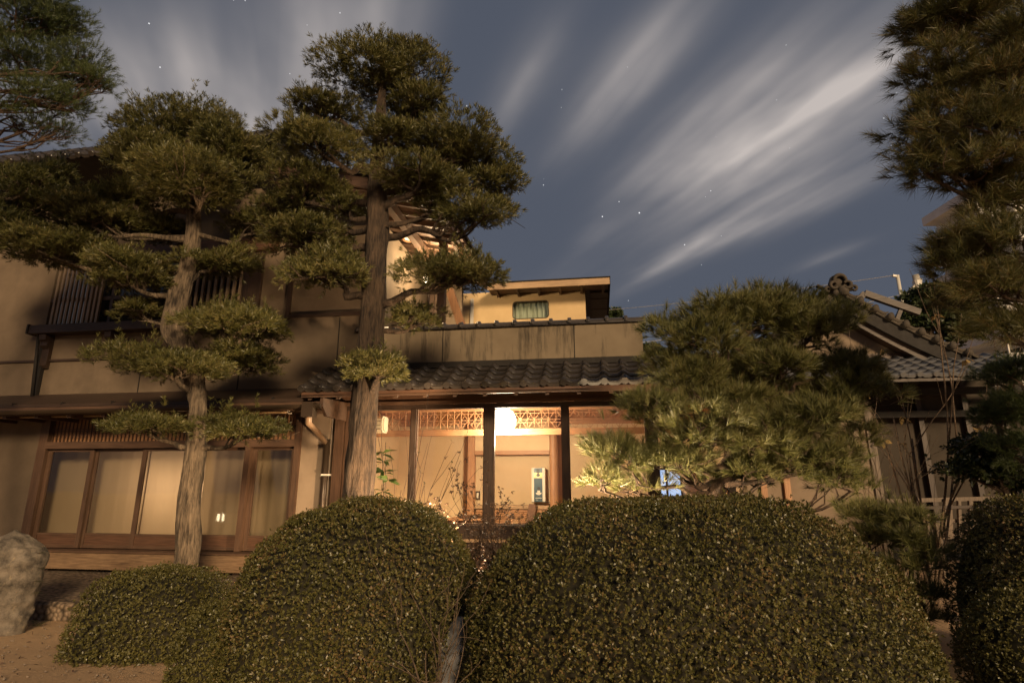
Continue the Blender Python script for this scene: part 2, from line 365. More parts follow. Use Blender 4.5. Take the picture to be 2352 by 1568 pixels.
# ------------------------------------------------------------------ mesh helpers
def link(o, parent=None, loc=None):
    col.objects.link(o)
    if parent is not None: o.parent = parent
    if loc is not None: o.location = loc
    return o
def tag(o, label=None, cat=None, group=None, kind=None):
    if label: o['label'] = label
    if cat: o['category'] = cat
    if group: o['group'] = group
    if kind: o['kind'] = kind
    return o
def empty(name, loc=(0, 0, 0), rz=0.0):
    o = bpy.data.objects.new(name, None); o.location = loc; o.rotation_euler = (0, 0, rz); o.empty_display_size = .2
    col.objects.link(o)
    return o
class MB:
    def __init__(s): s.v = []; s.f = []
    def box(s, x0, x1, y0, y1, z0, z1):
        x0, x1 = min(x0, x1), max(x0, x1); y0, y1 = min(y0, y1), max(y0, y1); z0, z1 = min(z0, z1), max(z0, z1)
        b = len(s.v)
        s.v += [(x, y, z) for z in (z0, z1) for y in (y0, y1) for x in (x0, x1)]
        s.f += [tuple(b + i for i in q) for q in ((0, 2, 3, 1), (4, 5, 7, 6), (0, 1, 5, 4), (2, 6, 7, 3), (0, 4, 6, 2), (1, 3, 7, 5))]
        return s
    def bar(s, p, q, w, h=None, up=(0, 0, 1)):
        h = w if h is None else h
        p, q = Vector(p), Vector(q); d = (q - p).normalized(); up = Vector(up)
        if abs(d.dot(up)) > .98: up = Vector((0, 1, 0))
        sx = d.cross(up).normalized(); sz = sx.cross(d)
        b = len(s.v)
        for e in (p, q):
            for (i, j) in ((-1, -1), (1, -1), (1, 1), (-1, 1)): s.v.append(tuple(e + sx * i * w / 2 + sz * j * h / 2))
        s.f += [(b, b + 3, b + 2, b + 1), (b + 4, b + 5, b + 6, b + 7)] + [(b + i, b + (i + 1) % 4, b + 4 + (i + 1) % 4, b + 4 + i) for i in range(4)]
        return s
    def tube(s, path, radii, n=6, cap=True, rough=0.0, rng=None):
        path = [Vector(p) for p in path]; b = len(s.v)
        prev = None
        for i, p in enumerate(path):
            d = (path[min(i + 1, len(path) - 1)] - path[max(i - 1, 0)])
            d = d.normalized() if d.length > 1e-9 else Vector((0, 0, 1))
            ref = prev if prev is not None else (Vector((1, 0, 0)) if abs(d.x) < .9 else Vector((0, 1, 0)))
            sx = (ref - d * ref.dot(d)).normalized(); sy = d.cross(sx); prev = sx
            for k in range(n):
                a = 2 * math.pi * k / n
                rr = radii[i] * (1 + (rough * (mnoise.noise(Vector((p.x * 3 + math.cos(a) * 1.6, p.y * 3 + math.sin(a) * 1.6, p.z * 2.2))) + .6 * mnoise.noise(Vector((math.cos(a) * 5, math.sin(a) * 5, p.z * .9 + 7))) + (.55 * mnoise.noise(Vector((math.cos(a) * 9, math.sin(a) * 9, p.z * 1.7))) + .35 * mnoise.noise(Vector((math.cos(a) * 17, math.sin(a) * 17, p.z * 4))) if n > 20 else 0)) if rough else 0))
                s.v.append(tuple(p + (sx * math.cos(a) + sy * math.sin(a)) * rr))
        for i in range(len(path) - 1):
            for k in range(n):
                s.f.append((b + i * n + k, b + i * n + (k + 1) % n, b + (i + 1) * n + (k + 1) % n, b + (i + 1) * n + k))
        if cap:
            s.f.append(tuple(b + k for k in range(n))[::-1]); e = b + (len(path) - 1) * n
            s.f.append(tuple(e + k for k in range(n)))
        return s
    def prism(s, poly, axis, a0, a1):
        """poly of 2-D points, extruded along axis (0, 1 or 2) from a0 to a1"""
        b = len(s.v); n = len(poly)
        for a in (a0, a1):
            for (p, q) in poly:
                c = [p, q]; c.insert(axis, a); s.v.append(tuple(c))
        s.f.append(tuple(range(b, b + n))); s.f.append(tuple(range(b + 2 * n - 1, b + n - 1, -1)))
        for i in range(n): s.f.append((b + i, b + n + i, b + n + (i + 1) % n, b + (i + 1) % n))
        return s
    def mesh(s, name, mat, smooth=False):
        me = bpy.data.meshes.new(name); me.from_pydata(s.v, [], s.f); me.materials.append(mat)
        if smooth:
            for p in me.polygons: p.use_smooth = True
        me.update()
        return me
    def build(s, name, mat, parent=None, smooth=False):
        return link(bpy.data.objects.new(name, s.mesh(name, mat, smooth)), parent)
def inst(name, me, parent=None, loc=(0, 0, 0), rot=(0, 0, 0), sc=(1, 1, 1)):
    o = bpy.data.objects.new(name, me); o.rotation_euler = rot; o.scale = sc
    return link(o, parent, loc)
def box(name, mat, parent, *b): return MB().box(*b).build(name, mat, parent)
def lathe(prof, n=16):
    m = MB()
    for (r, z) in prof:
        for k in range(n): a = 2 * math.pi * k / n; m.v.append((r * math.cos(a), r * math.sin(a), z))
    for i in range(len(prof) - 1):
        for k in range(n): m.f.append((i * n + k, i * n + (k + 1) % n, (i + 1) * n + (k + 1) % n, (i + 1) * n + k))
    return m

def np_mesh(name, V, per, mat, smooth=False):
    me = bpy.data.meshes.new(name); nv = len(V); nf = nv // per
    me.vertices.add(nv); me.vertices.foreach_set('co', np.ascontiguousarray(V, dtype=np.float32).ravel())
    me.loops.add(nv); me.loops.foreach_set('vertex_index', np.arange(nv, dtype=np.int32))
    me.polygons.add(nf); me.polygons.foreach_set('loop_start', np.arange(nf, dtype=np.int32) * per)
    me.polygons.foreach_set('loop_total', np.full(nf, per, dtype=np.int32))
    me.materials.append(mat); me.update(calc_edges=True)
    return me
def norm(a): return a / np.maximum(np.linalg.norm(a, axis=1, keepdims=True), 1e-9)
def leaves(rng, pos, axis, k, L, W, spread=(25, 70), shoot=.05, needle=False, droop=0.0):
    """k leaves (or needles) round each shoot; returns an (n*per, 3) array"""
    n = len(pos)
    a = np.repeat(norm(axis), k, 0); p = np.repeat(pos, k, 0); m = n * k
    ref = np.where(np.abs(a[:, 2:3]) < .9, np.array([[0, 0, 1.0]]), np.array([[1.0, 0, 0]]))
    b1 = norm(np.cross(a, ref)); b2 = np.cross(a, b1)
    ph = np.tile(np.arange(k) * 2.39996, n) + np.repeat(rng.uniform(0, 6.28, n), k) + rng.normal(0, .25, m)
    th = np.radians(rng.uniform(spread[0], spread[1], m))
    d = a * np.cos(th)[:, None] + (b1 * np.cos(ph)[:, None] + b2 * np.sin(ph)[:, None]) * np.sin(th)[:, None]
    t = rng.uniform(0, 1, m)
    base = p + a * (t * shoot)[:, None]
    ln = (L * rng.uniform(.65, 1.12, m))[:, None]
    side = norm(np.cross(d, a) + rng.normal(0, .35, (m, 3))) * (W / 2 * rng.uniform(.8, 1.2, m))[:, None]
    tip = base + d * ln; tip[:, 2] -= droop * ln[:, 0]
    if needle:
        V = np.stack([base - side, base + side, tip], 1)
    else:
        mid = base + d * ln * .5; mid[:, 2] -= droop * .3 * ln[:, 0]
        V = np.stack([base, mid + side, tip, mid - side], 1)
    return V.reshape(-1, 3)
def pad_points(rng, c, rx, ry, rz, n, lobes=9, flat=.5):
    """shoot tips and directions over a lumpy, flat-bottomed cushion"""
    lc = rng.normal(0, 1, (lobes, 3)); lc = norm(lc) * rng.uniform(.2, .72, (lobes, 1)); lc[:, 2] *= .75
    lr = rng.uniform(.42, .62, lobes)
    w = lr ** 2; idx = rng.choice(lobes, n, p=w / w.sum())
    d = norm(rng.normal(0, 1, (n, 3))); d[:, 2] = np.where(d[:, 2] < -.25, -d[:, 2] * rng.uniform(-.4, 1, n), d[:, 2]); d = norm(d)
    rr = lr[idx] * (rng.uniform(.25, 1, n) ** .4)
    p = lc[idx] + d * rr[:, None]
    p[:, 2] = np.where(p[:, 2] < -flat, -flat + (p[:, 2] + flat) * .25, p[:, 2])
    ax = norm(p * np.array([[.55, .55, .5]]) + d * .55 + np.array([[0, 0, .5]]) + rng.normal(0, .28, (n, 3)))
    P = np.array([[c[0], c[1], c[2]]]) + p * np.array([[rx, ry, rz]])
    return P, ax, np.array([[c[0], c[1], c[2]]]) + lc * np.array([[rx, ry, rz]])

# ------------------------------------------------------------------ the ground
g = MB()
gx = [-400, -120, -40] + [-20 + i * .8 for i in range(51)] + [40, 120, 400]
gy = [-60, -20, -5] + [i * .8 for i in range(26)] + [30, 60, 200, 900]
for y in gy:
    for x in gx:
        near = max(0, 1 - max(0, abs(x) - 12) / 10) * (1 if 0 < y < 15 else 0)
        g.v.append((x, y, near * .035 * mnoise.noise(Vector((x * .7, y * .7, 0)))))
nx = len(gx)
for j in range(len(gy) - 1):
    for i in range(nx - 1): g.f.append((j * nx + i, j * nx + i + 1, (j + 1) * nx + i + 1, (j + 1) * nx + i))
ground = g.build('ground', M['sand'], None, True)
tag(ground, 'pale brown raked sand ground of the garden', None, None, 'structure')


# ------------------------------------------------------------------ roof tiles (shared meshes)
TW = 0.285
def wave(t): return .030 * math.cos(2 * math.pi * (t - .08)) + .010 * math.cos(4 * math.pi * (t - .08))
def tile_mesh(name, mat, length=.30, eave=False, n=10, w=TW):
    """one S-shaped pan tile; origin at the middle of its lower edge, running up along +y"""
    m = MB(); th = .02; k = w / TW
    for (y, dz) in ((0, .022), (length, 0)):
        for lay in (0, -th):
            for i in range(n + 1):
                t = i / n
                m.v.append(((t - .5) * w * 1.04, y, wave(t) * k + dz + lay))
    c = n + 1
    for i in range(n):
        m.f.append((i, i + 1, 2 * c + i + 1, 2 * c + i)); m.f.append((c + i + 1, c + i, 3 * c + i, 3 * c + i + 1))
        m.f.append((c + i, c + i + 1, i + 1, i)); m.f.append((2 * c + i, 2 * c + i + 1, 3 * c + i + 1, 3 * c + i))
    m.f += [(0, 2 * c, 3 * c, c), (n, c + n, 3 * c + n, 2 * c + n)]
    if eave:   # hanging lip and the round end boss
        b = len(m.v)
        for lay in (0, -.045):
            for yy in (-.012, .012):
                for i in range(n + 1): m.v.append(((i / n - .5) * w * 1.04, yy, wave(i / n) * k + .012 + lay))
        for i in range(n):
            m.f.append((b + 2 * c + i, b + 2 * c + i + 1, b + i + 1, b + i)); m.f.append((b + c + i, b + c + i + 1, b + 3 * c + i + 1, b + 3 * c + i))
            m.f.append((b + 2 * c + i + 1, b + 2 * c + i, b + 3 * c + i, b + 3 * c + i + 1))
        b = len(m.v); x0 = (.08 - .5) * w; r = .052 * k
        for yy in (-.035, .03):
            for q in range(12): a = 2 * math.pi * q / 12; m.v.append((x0 + r * math.cos(a), yy, .012 + r * math.sin(a)))
        m.f.append(tuple(range(b, b + 12)))
        for q in range(12): m.f.append((b + q, b + 12 + q, b + 12 + (q + 1) % 12, b + (q + 1) % 12))
    me = m.mesh(name, mat)
    for p in me.polygons: p.use_smooth = abs(p.normal.y) < .5
    return me
TILE = tile_mesh('roof_tile', M['tile']); TILE_E = tile_mesh('eave_tile', M['tile'], eave=True)
TILE_G = tile_mesh('roof_tile_grey', M['tile_grey'], .3); TILE_GE = tile_mesh('eave_tile_grey', M['tile_grey'], .3, True)
TILE_V = tile_mesh('verge_tile', M['clay_ornament'], eave=True)
def tile_field(parent, u0, u1, v0, z0, slope, rows, pitch, me, mee, rng):
    n = int(round((u1 - u0) / TW))
    for r in range(rows):
        for i in range(n):
            y = r * pitch
            o = inst('roof_tile' if r else 'eave_tile', me if r else mee, parent,
                     (u0 + (i + .5) * TW + rng.uniform(-.003, .003), v0 + y * math.cos(slope), z0 + y * math.sin(slope) + rng.uniform(-.002, .002)),
                     (slope + rng.uniform(-.012, .012), rng.uniform(-.012, .012), rng.uniform(-.008, .008)))
def cap_mesh(name, mat, length=.36, r=.06):
    """half-round coping tile with a raised collar at one end, along +x"""
    m = MB(); n = 10
    st_ = [(0, r * 1.42), (.05, r * 1.42), (.062, r), (length, r)]
    for (x, rr) in st_:
        for k in range(n + 1): a = math.pi * k / n; m.v.append((x, rr * math.cos(a), rr * math.sin(a) * 1.05))
    for i in range(len(st_) - 1):
        for k in range(n): m.f.append((i * (n + 1) + k, i * (n + 1) + k + 1, (i + 1) * (n + 1) + k + 1, (i + 1) * (n + 1) + k))
    m.f.append(tuple(range(n, -1, -1))); e = 3 * (n + 1); m.f.append(tuple(e + i for i in range(n + 1)))
    return m.mesh(name, mat, True)
trng = random.Random(3)

# ------------------------------------------------------------------ the two-storey house
house = empty('two_storey_house', HO, -YAW)
tag(house, 'two-storey plastered timber house with sliding glass doors and a slatted upper window', 'house')
UL = hu(-330, 1000)
UR_low = hu(748, 1100)
UR_up = hu(846, 700)
z_lean_wall = hz(400, 905)
# lower wall with the door opening
dl, dr = hu(62, 1180), hu(690, 1050)
z_sill, z_head = hz(400, 1262), hz(400, 948)
box('wall', M['plaster_old'], house, UL, dl, 0, .16, .42, z_lean_wall)
box('wall', M['plaster'], house, dr, UR_low, 0, .16, .42, z_lean_wall)
box('wall', M['plaster_old'], house, dl, dr, .01, .16, z_head, z_lean_wall)
# upper walls round the slatted window
wl, wr = hu(112, 700), hu(572, 660)
wz0, wz1 = hz(300, 737), hz(300, 585)
z_top = 7.0
box('wall', M['plaster_old'], house, UL, wl, .02, .17, z_lean_wall, z_top)
box('wall', M['plaster_old'], house, wr, UR_up, .02, .17, z_lean_wall, z_top - .9)
box('wall', M['plaster_old'], house, wl, wr, .022, .17, z_lean_wall, wz0)
box('wall', M['plaster_old'], house, wl, wr, .022, .17, wz1, z_top)
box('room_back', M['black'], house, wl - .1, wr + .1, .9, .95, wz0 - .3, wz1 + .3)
for (px, w) in ((578, .30), (598, .06)):
    u = hu(px, 650); box('post', M['wood_dark_v'], house, u - w / 2, u + w / 2, -.03, .018, hz(px, 740), hz(px, 540))
# vertical slats, two sliding groups
win = box('window_frame', M['wood_dark_h'], house, wl, wr, -.02, .02, wz1 - .1, wz1)
slat = MB().box(-.024, .024, -.02, .02, 0, wz1 - wz0 - .1).mesh('slat', M['wood_pale_v'])
for i in range(11):
    inst('slat', slat, win, (hu(126, 700) + i * (hu(224, 700) - hu(126, 700)) / 9.6, -.005, wz0))
for i in range(10):
    inst('slat', slat, win, (hu(562, 700) - i * (hu(562, 700) - hu(468, 700)) / 6.6, -.005, wz0))
box('window_rail', M['wood_dark_h'], win, wl, wr, .03, .06, wz0 + .45, wz0 + .52)
for px in (255, 345, 430): u = hu(px, 680); box('window_mullion', M['wood_dark_v'], win, u - .03, u + .03, .03, .07, wz0, wz1)
pn = box('pane', M['glass'], win, wl, wr, .10, .106, wz0, wz1)
sill = box('window_sill', M['wood_dark_h'], house, hu(96, 745), hu(640, 745), -.22, .02, hz(300, 756, -.2), hz(300, 737, -.2))
box('sill_end', M['black'], sill, hu(92, 745), hu(96, 745) - .003, -.24, .02, hz(300, 757, -.2), hz(300, 735, -.2))
for (px, dep) in ((118, .62), (264, .34)):
    u = hu(px, 770); zt = hz(300, 757, -.2)
    m = MB(); pr = [(0.017, zt), (-.17, zt), (-.16, zt - .1), (-.10, zt - .13), (-.12, zt - .2), (-.05, zt - .26), (-.06, zt - dep + .06), (-.02, zt - dep), (.017, zt - dep)]
    m.prism(pr, 0, u - .07, u + .07); m.build('sill_bracket', M['wood_dark_v'], sill)
zt = hz(200, 825); box('trim_rail', M['wood_dark_h'], house, UL, hu(345, 825), -.012, .021, zt - .02, zt + .02)
u = hu(97, 830); box('post', M['black'], house, u - .055, u + .055, -.05, .019, z_lean_wall, hz(97, 757))
MB().tube([(hu(88, 905) - .01, -.10, z_lean_wall), (hu(104, 750) - .01, -.10, hz(104, 750, -.1))], [.026, .026], 8).build('rain_pipe', M['black'], house, True)
for (px, ya, yb) in ((336, 760, 905), (560, 745, 905), (780, 728, 870)):
    u = hu(px, ya); box('panel_joint', M['dark_line'], house, u - .009, u + .009, .014, .0215, hz(px, yb) - .05, hz(px, ya))
zt = hz(740, 723); box('trim_rail', M['wood_dark_h'], house, hu(664, 723), hu(846, 723), -.02, .019, zt - .03, zt + .03)
u = hu(664, 690); box('trim_post', M['wood_dark_v'], house, u - .04, u + .04, -.024, .0185, hz(664, 732), hz(664, 560))
zt = hz(370, 578); box('head_beam', M['wood_red_h'], house, hu(300, 578), hu(640, 578), -.10, .018, zt - .12, zt + .12)
# lean-to eave above the doors
ze = hz(400, 938, -.75)
lean = MB(); lean.prism([(.0, z_lean_wall - .02), (-.80, ze + .06), (-.80, ze + .11), (.0, z_lean_wall + .05)], 0, UL, hu(700, 905, -.75))
lo = lean.build('lean_to_roof', M['wood_dark_h'], house)
box('fascia', M['wood_h'], lo, UL, hu(742, 930, -.75), -.80, -.765, ze - .07, ze + .056)
mu0, mu1 = hu(740, 935, -.78), hu(768, 925, -.78)
MB().prism([(-.86, ze - .03), (-.70, ze - .16), (.0, ze - .16), (.0, ze + .14), (-.86, ze + .1)], 0, mu0, mu0 + .05).build('verge_board', M['wood_h'], lo)
box('soffit', M['wood_h'], lo, UL, mu0 - .002, -.76, .0, ze - .035, ze - .01)
gp = []
for k in range(9): a = math.pi + math.pi * k / 8; gp.append((-.86 + .06 * math.cos(a), ze - .0 + .06 * math.sin(a)))
gp += [(-.80 - .012, ze), (-.908, ze)]
MB().prism(gp, 0, UL, hu(738, 935, -.86)).build('gutter', M['gutter'], lo)
for i in range(10):
    u = UL + .5 + i * .93
    if u < mu0: box('roof_seam', M['black'], lo, u, u + .03, -.80, -.05, ze + .09, ze + .14)
for i in range(13):
    u = UL + .3 + i * .62
    if u < mu0 - .1: box('rafter', M['wood_h'], lo, u, u + .07, -.74, -.001, ze - .11, ze - .036)
# rain pipe from the gutter
zp = ze
pu = hu(714, 940, -.82)
pp = [(pu, -.86, ze - .02), (pu, -.86, hz(714, 972, -.8)), (hu(722, 985, -.6), -.6, hz(722, 985, -.6)), (hu(748, 1016, -.1), -.1, hz(748, 1016, -.1))]
rp = MB().tube(pp, [.055, .05, .046, .046], 10).build('downpipe', M['pipe_pale'], house, True)
MB().tube([(hu(751, 1012, -.1), -.1, hz(751, 1008, -.1)), (hu(739, 1180, -.1), -.1, .2)], [.05, .05], 10).build('downpipe', M['gutter'], house, True)
MB().box(pu - .09, pu + .09, -.94, -.80, ze - .19, ze + .03).build('rain_head', M['gutter'], house)
u = hu(748, 1090, -.1); box('pipe_clip', M['cord'], house, u - .056, u + .056, -.155, 0, hz(748, 1092, -.1), hz(748, 1088, -.1))
# sliding glass doors
ztr = hz(400, 1012); zdt = hz(400, 1028)
fr = empty('door_frame'); fr.parent = house
MB().box(dl, dl + .17, -.05, .14, z_sill, z_head).build('jamb', M['wood_v'], fr)
MB().box(dr - .10, dr, -.05, .14, z_sill, z_head).build('jamb', M['wood_v'], fr)
box('head_rail', M['wood_h'], fr, dl + .17, dr - .10, -.04, .12, z_head - .06, z_head)
box('transom_rail', M['wood_h'], fr, dl + .17, dr - .10, -.06, .12, zdt, ztr)
bar = MB().box(-.008, .008, -.008, .008, 0, z_head - .06 - ztr).mesh('lattice_bar', M['wood_v'])
nb = 62
for i in range(nb):
    inst('lattice_bar', bar, fr, (dl + .20 + i * (dr - dl - .34) / (nb - 1), .02, ztr))
for f in (.38, .45): box('lattice_rail', M['wood_h'], fr, dl + .17, dr - .1, .002, .011, ztr + f * (z_head - ztr), ztr + f * (z_head - ztr) + .012)
box('transom_board', M['wood_room_h'], fr, dl + .17, dr - .1, .05, .06, ztr, z_head - .06)
edges = [hu(p, 1130) for p in (80, 198, 316, 440, 556)] 
def sliding_door(u0, u1, v):
    d = empty('sliding_door'); d.parent = house
    w = .075
    box('stile', M['wood_v'], d, u0, u0 + w, v, v + .035, z_sill, zdt)
    box('stile', M['wood_v'], d, u1 - w, u1, v, v + .035, z_sill, zdt)
    box('rail', M['wood_h'], d, u0 + w, u1 - w, v + .002, v + .033, zdt - .05, zdt)
    box('rail', M['wood_h'], d, u0 + w, u1 - w, v + .002, v + .033, z_sill, z_sill + .05)
    box('kick_panel', M['wood_red_h'], d, u0 + w, u1 - w, v + .012, v + .022, z_sill + .05, z_sill + .20)
    box('rail', M['wood_h'], d, u0 + w, u1 - w, v + .002, v + .033, z_sill + .20, z_sill + .235)
    box('pane', M['glass'], d, u0 + w, u1 - w, v + .014, v + .02, z_sill + .235, zdt - .05)
    return d
sliding_door(dl + .17, edges[1], .02)
sliding_door(edges[1] - .03, edges[2], .065)
sliding_door(edges[2] - .03, edges[3], .02)
sliding_door(edges[3] - .03, edges[4], .065)
u = hu(562, 1130); box('post', M['wood_v'], house, u - .045, u + .05, -.055, .14, z_sill, zdt)
sliding_door(u + .05, dr - .10, .03)
# paper blinds hanging inside the doors, and the stub of the hall
bl = plaster('paper_blind', (.36, .27, .18), (.44, .34, .23), None, .7)
M['blind'] = bl
_nt = bl.node_tree; _tl = N(_nt, 'ShaderNodeBsdfTranslucent'); _tl.inputs[0].default_value = (.66, .52, .36, 1)
_mx = N(_nt, 'ShaderNodeMixShader'); _mx.inputs[0].default_value = .5
_nt.links.new(_nt.nodes['Principled BSDF'].outputs[0], _mx.inputs[1]); _nt.links.new(_tl.outputs[0], _mx.inputs[2]); _nt.links.new(_mx.outputs[0], _nt.nodes['Material Output'].inputs[0])
for i, (a, b) in enumerate(((dl - .55, edges[1] - .32), (edges[1] - .30, edges[2] - .22), (edges[2] - .215, edges[3] - .12), (edges[3] - .115, edges[4] + .03), (edges[4] + .035, dr))):
    m = MB(); nn = 14
    for j in range(nn + 1):
        for z in (z_sill, zdt + .1): m.v.append((a + (b - a) * j / nn, .42 + .012 * math.sin(j * 2.1 + i), z))
    for j in range(nn): m.f.append((2 * j, 2 * j + 2, 2 * j + 3, 2 * j + 1))
    m.build('blind', bl, house, True)
box('hall_back', M['plaster'], house, UL, dr + .3, 1.3, 1.35, z_sill - .05, z_lean_wall)
box('hall_floor', M['wood_h'], house, UL, dr + .3, .17, 1.3, z_sill - .06, z_sill - .02)
box('hall_ceiling', M['wood_dark_h'], house, UL, dr + .3, .17, 1.3, z_lean_wall - .12, z_lean_wall - .1)
# veranda edge and the dark underfloor
zv = hz(300, 1288, -.25)
box('veranda_edge', M['veranda'], house, dl - .0, UR_low, -.30, -.001, zv - .13, z_sill - .03)
box('veranda_board', M['wood_h'], house, dl + .02, UR_low - .02, -.33, -.06, z_sill - .03, z_sill - .002)
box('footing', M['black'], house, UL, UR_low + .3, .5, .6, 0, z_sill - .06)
for px in (130, 300, 560): u = hu(px, 1300); box('floor_post', M['wood_dark_v'], house, u - .05, u + .05, -.2, -.1, 0, zv - .13)
# the upper roof, ridge parallel to the facade
zu = hz(130, 359, -.9); u_r = hu(655, 290, -.5)
sl = R(44)
up = MB(); L_ = .55
up.prism([(-.86, zu - .06), (-.86 + L_ * math.cos(sl), zu + L_ * math.sin(sl) - .06), (.9, zu + L_ * math.sin(sl) - .06), (1.4, zu - .3)], 0, UL, u_r)
uo = up.build('upper_roof', M['black'], house)
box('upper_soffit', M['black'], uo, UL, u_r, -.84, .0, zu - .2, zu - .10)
tile_field(uo, hu(-60, 359, -.9), u_r - .02, -.9, zu - .02, sl, 3, .2, TILE, TILE_E, trng)
CAP = cap_mesh('ridge_tile', M['tile']); CAPC = cap_mesh('verge_roll', M['clay_ornament'])
zr = zu + L_ * math.sin(sl) - .02
for i in range(30):
    u = hu(-60, 345, -.5) + i * .36
    if u < u_r: inst('ridge_tile', CAP, uo, (u, -.9 + L_ * math.cos(sl) + .05, zr))
lathe([(0, -.02), (.16, -.02), (.16, .03), (.10, .06), (0, .06)], 14).build('ridge_end', M['clay_ornament'], uo, True)
uo.children[-1].location = (u_r + .05, -.5, zr + .05); uo.children[-1].rotation_euler = (R(90), 0, 0)
# open corner balcony under a low gabled roof
zc = hz(1000, 440, -.8); uc = hu(1000, 440, -.8)
bl0 = hu(575, 470, -.8)
tl = math.tan(R(13))
def zroof(u): return zc + (uc - u) * tl
rf = MB(); rf.prism([(bl0, zroof(bl0)), (uc, zc), (uc, zc + .10), (bl0, zroof(bl0) + .10)], 1, -.8, 3.7)
ro = rf.build('balcony_roof', M['wood_h'], house)
MB().prism([(bl0, zroof(bl0) - .1), (uc, zc - .1), (uc, zc - .002), (bl0, zroof(bl0) - .002)], 1, -.80, -.74).build('verge_board', M['wood_h'], ro)
MB().prism([(bl0 - .02, zroof(bl0) + .105), (uc + .06, zc + .09), (uc + .06, zc + .15), (bl0 - .02, zroof(bl0) + .17)], 1, -.86, 3.75).build('roof_sheet', M['black'], ro)
for i in range(12):
    v = -.62 + i * .38
    MB().prism([(hu(840, 470), zroof(hu(840, 470)) - .07), (uc - .02, zc - .075), (uc - .02, zc - .003), (hu(840, 470), zroof(hu(840, 470)) - .003)], 1, v, v + .055).build('rafter', M['wood_h'], ro)
MB().box(uc - .06, uc - .003, -.7, 3.68, zc - .13, zc - .078).build('eave_beam', M['wood_h'], ro)
MB().box(uc - 1.0, uc - .88, -.5, 3.6, zroof(uc - .94) - .25, zroof(uc - .94) - .078).build('purlin', M['wood_h'], ro)
# balcony back wall and timbers
bv = 3.4
zb0 = 3.3
box('balcony_wall', M['plaster_old'], house, UR_up - .5, uc - .55, bv, bv + .12, zb0, zroof(UR_up) - .08)
zt = hz(950, 592, bv - .1); box('balcony_lintel', M['wood_h'], house, UR_up - .4, uc - .5, bv - .1, bv - .002, zt - .10, zt + .12)
for px in (905, 1010):
    u = hu(px, 620, bv); box('balcony_post', M['wood_v'], house, u - .07, u + .07, bv - .09, bv - .003, zb0, zt - .1)
box('balcony_door', M['wood_v'], house, hu(905, 620, bv) + .08, hu(1008, 620, bv) - .08, bv - .05, bv - .002, zb0, zt - .11)
u = hu(1018, 560, 1.0); box('balcony_post', M['wood_v'], house, u - .07, u + .07, .95, 1.09, zb0, zc + .02)
MB().bar((hu(1036, 540, 1.0), 1.0, hz(1036, 540, 1.0)), (hu(1060, 585, 1.2), 1.2, hz(1060, 585, 1.2)), .1).build('brace', M['wood_room_v'], house)
box('balcony_floor', M['wood_h'], house, UR_up - .4, uc + .1, .2, bv, zb0 - .05, zb0)
box('side_wall', M['plaster_old'], house, UR_up - .15, UR_up - .002, .171, bv, zb0, zroof(UR_up) - .15)
# stair rail seen above the coping
MB().bar((hu(1032, 665, 1.6), 1.6, hz(1032, 665, 1.6)), (hu(1062, 752, 1.6), 1.6, hz(1062, 752, 1.6)), .10, .16).build('stair_string', M['wood_room_v'], house)

# ------------------------------------------------------------------ the glazed single-storey wing
wing = empty('glazed_wing', HO, -YAW)
tag(wing, 'single-storey wing with tall lit windows, tiled eave and stained parapet', 'house')
g0, g1 = hu(764, 1050), hu(1700, 1000)
zs, zl = hz(1220, 1206), hz(1100, 937)
# roof with tiles
zte = hz(1250, 879, -.88); zpt = hz(1250, 832, -.02)
slope = math.atan2(zpt - zte, .86)
ru0 = hu(690, 884, -.88); nt_ = int(round((g1 + .3 - ru0) / TW))
roof = MB(); roof.prism([(-.86, zte - .05), (-.03, zte - .05 + .83 * math.tan(slope)), (-.03, zte - .10 + .83 * math.tan(slope)), (-.86, zte - .09)], 0, ru0 + .02, ru0 + nt_ * TW - .02)
roofo = roof.build('roof', M['wood_red_h'], wing)
tile_field(roofo, ru0, ru0 + nt_ * TW, -.88, zte, slope, 4, .235, TILE, TILE_E, trng)
for i in range(int((nt_ * TW - .2) / .455)):
    u = ru0 + .1 + i * .455
    MB().prism([(-.80, zte - .16), (-.05, zte - .16 + .75 * math.tan(slope)), (-.05, zte - .095 + .75 * math.tan(slope)), (-.80, zte - .095)], 0, u, u + .055).build('rafter', M['wood_h'], roofo)
MB().box(ru0, ru0 + nt_ * TW, -.83, -.805, zte - .125, zte - .05).build('fascia', M['wood_h'], roofo)
# parapet
p0, p1 = hu(846, 780), hu(1476, 780)
zp0, zp1 = hz(1250, 826), hz(1250, 748)
par = box('parapet', M['parapet'], wing, p0 + .003, p1, .0, .18, zp0, zp1)
for px in (1017, 1319):
    u = hu(px, 785); box('panel_joint', M['dark_line'], par, u - .008, u + .008, -.004, .01, zp0, zp1)
box('flashing', M['black'], par, p0, g1 + .2, -.10, .19, zp0 - .06, zp0 - .002)
box('flashing_cap', M['black'], par, p0, g1 + .2, -.12, .0, zp0 - .10, zp0 - .062)
nc = int((p1 - p0 + .05) / .30)
CAP3 = cap_mesh('coping_tile', M['tile'], .30, .078)
box('coping_bed', M['tile'], par, p0 + .004, p1 + .03, -.045, .225, zp1 + .001, zp1 + .03)
for i in range(nc + 1):
    inst('coping_tile', CAP3, par, (p1 + .03 - (i + 1) * .30, .07, zp1 + .02 + trng.uniform(-.003, .003)), (0, 0, trng.uniform(-.01, .01)), (1, 1.25, 1))
box('coping_lip', M['tile'], par, p1 + .031, p1 + .06, -.05, .2, zp1 - .05, zp1 + .09)
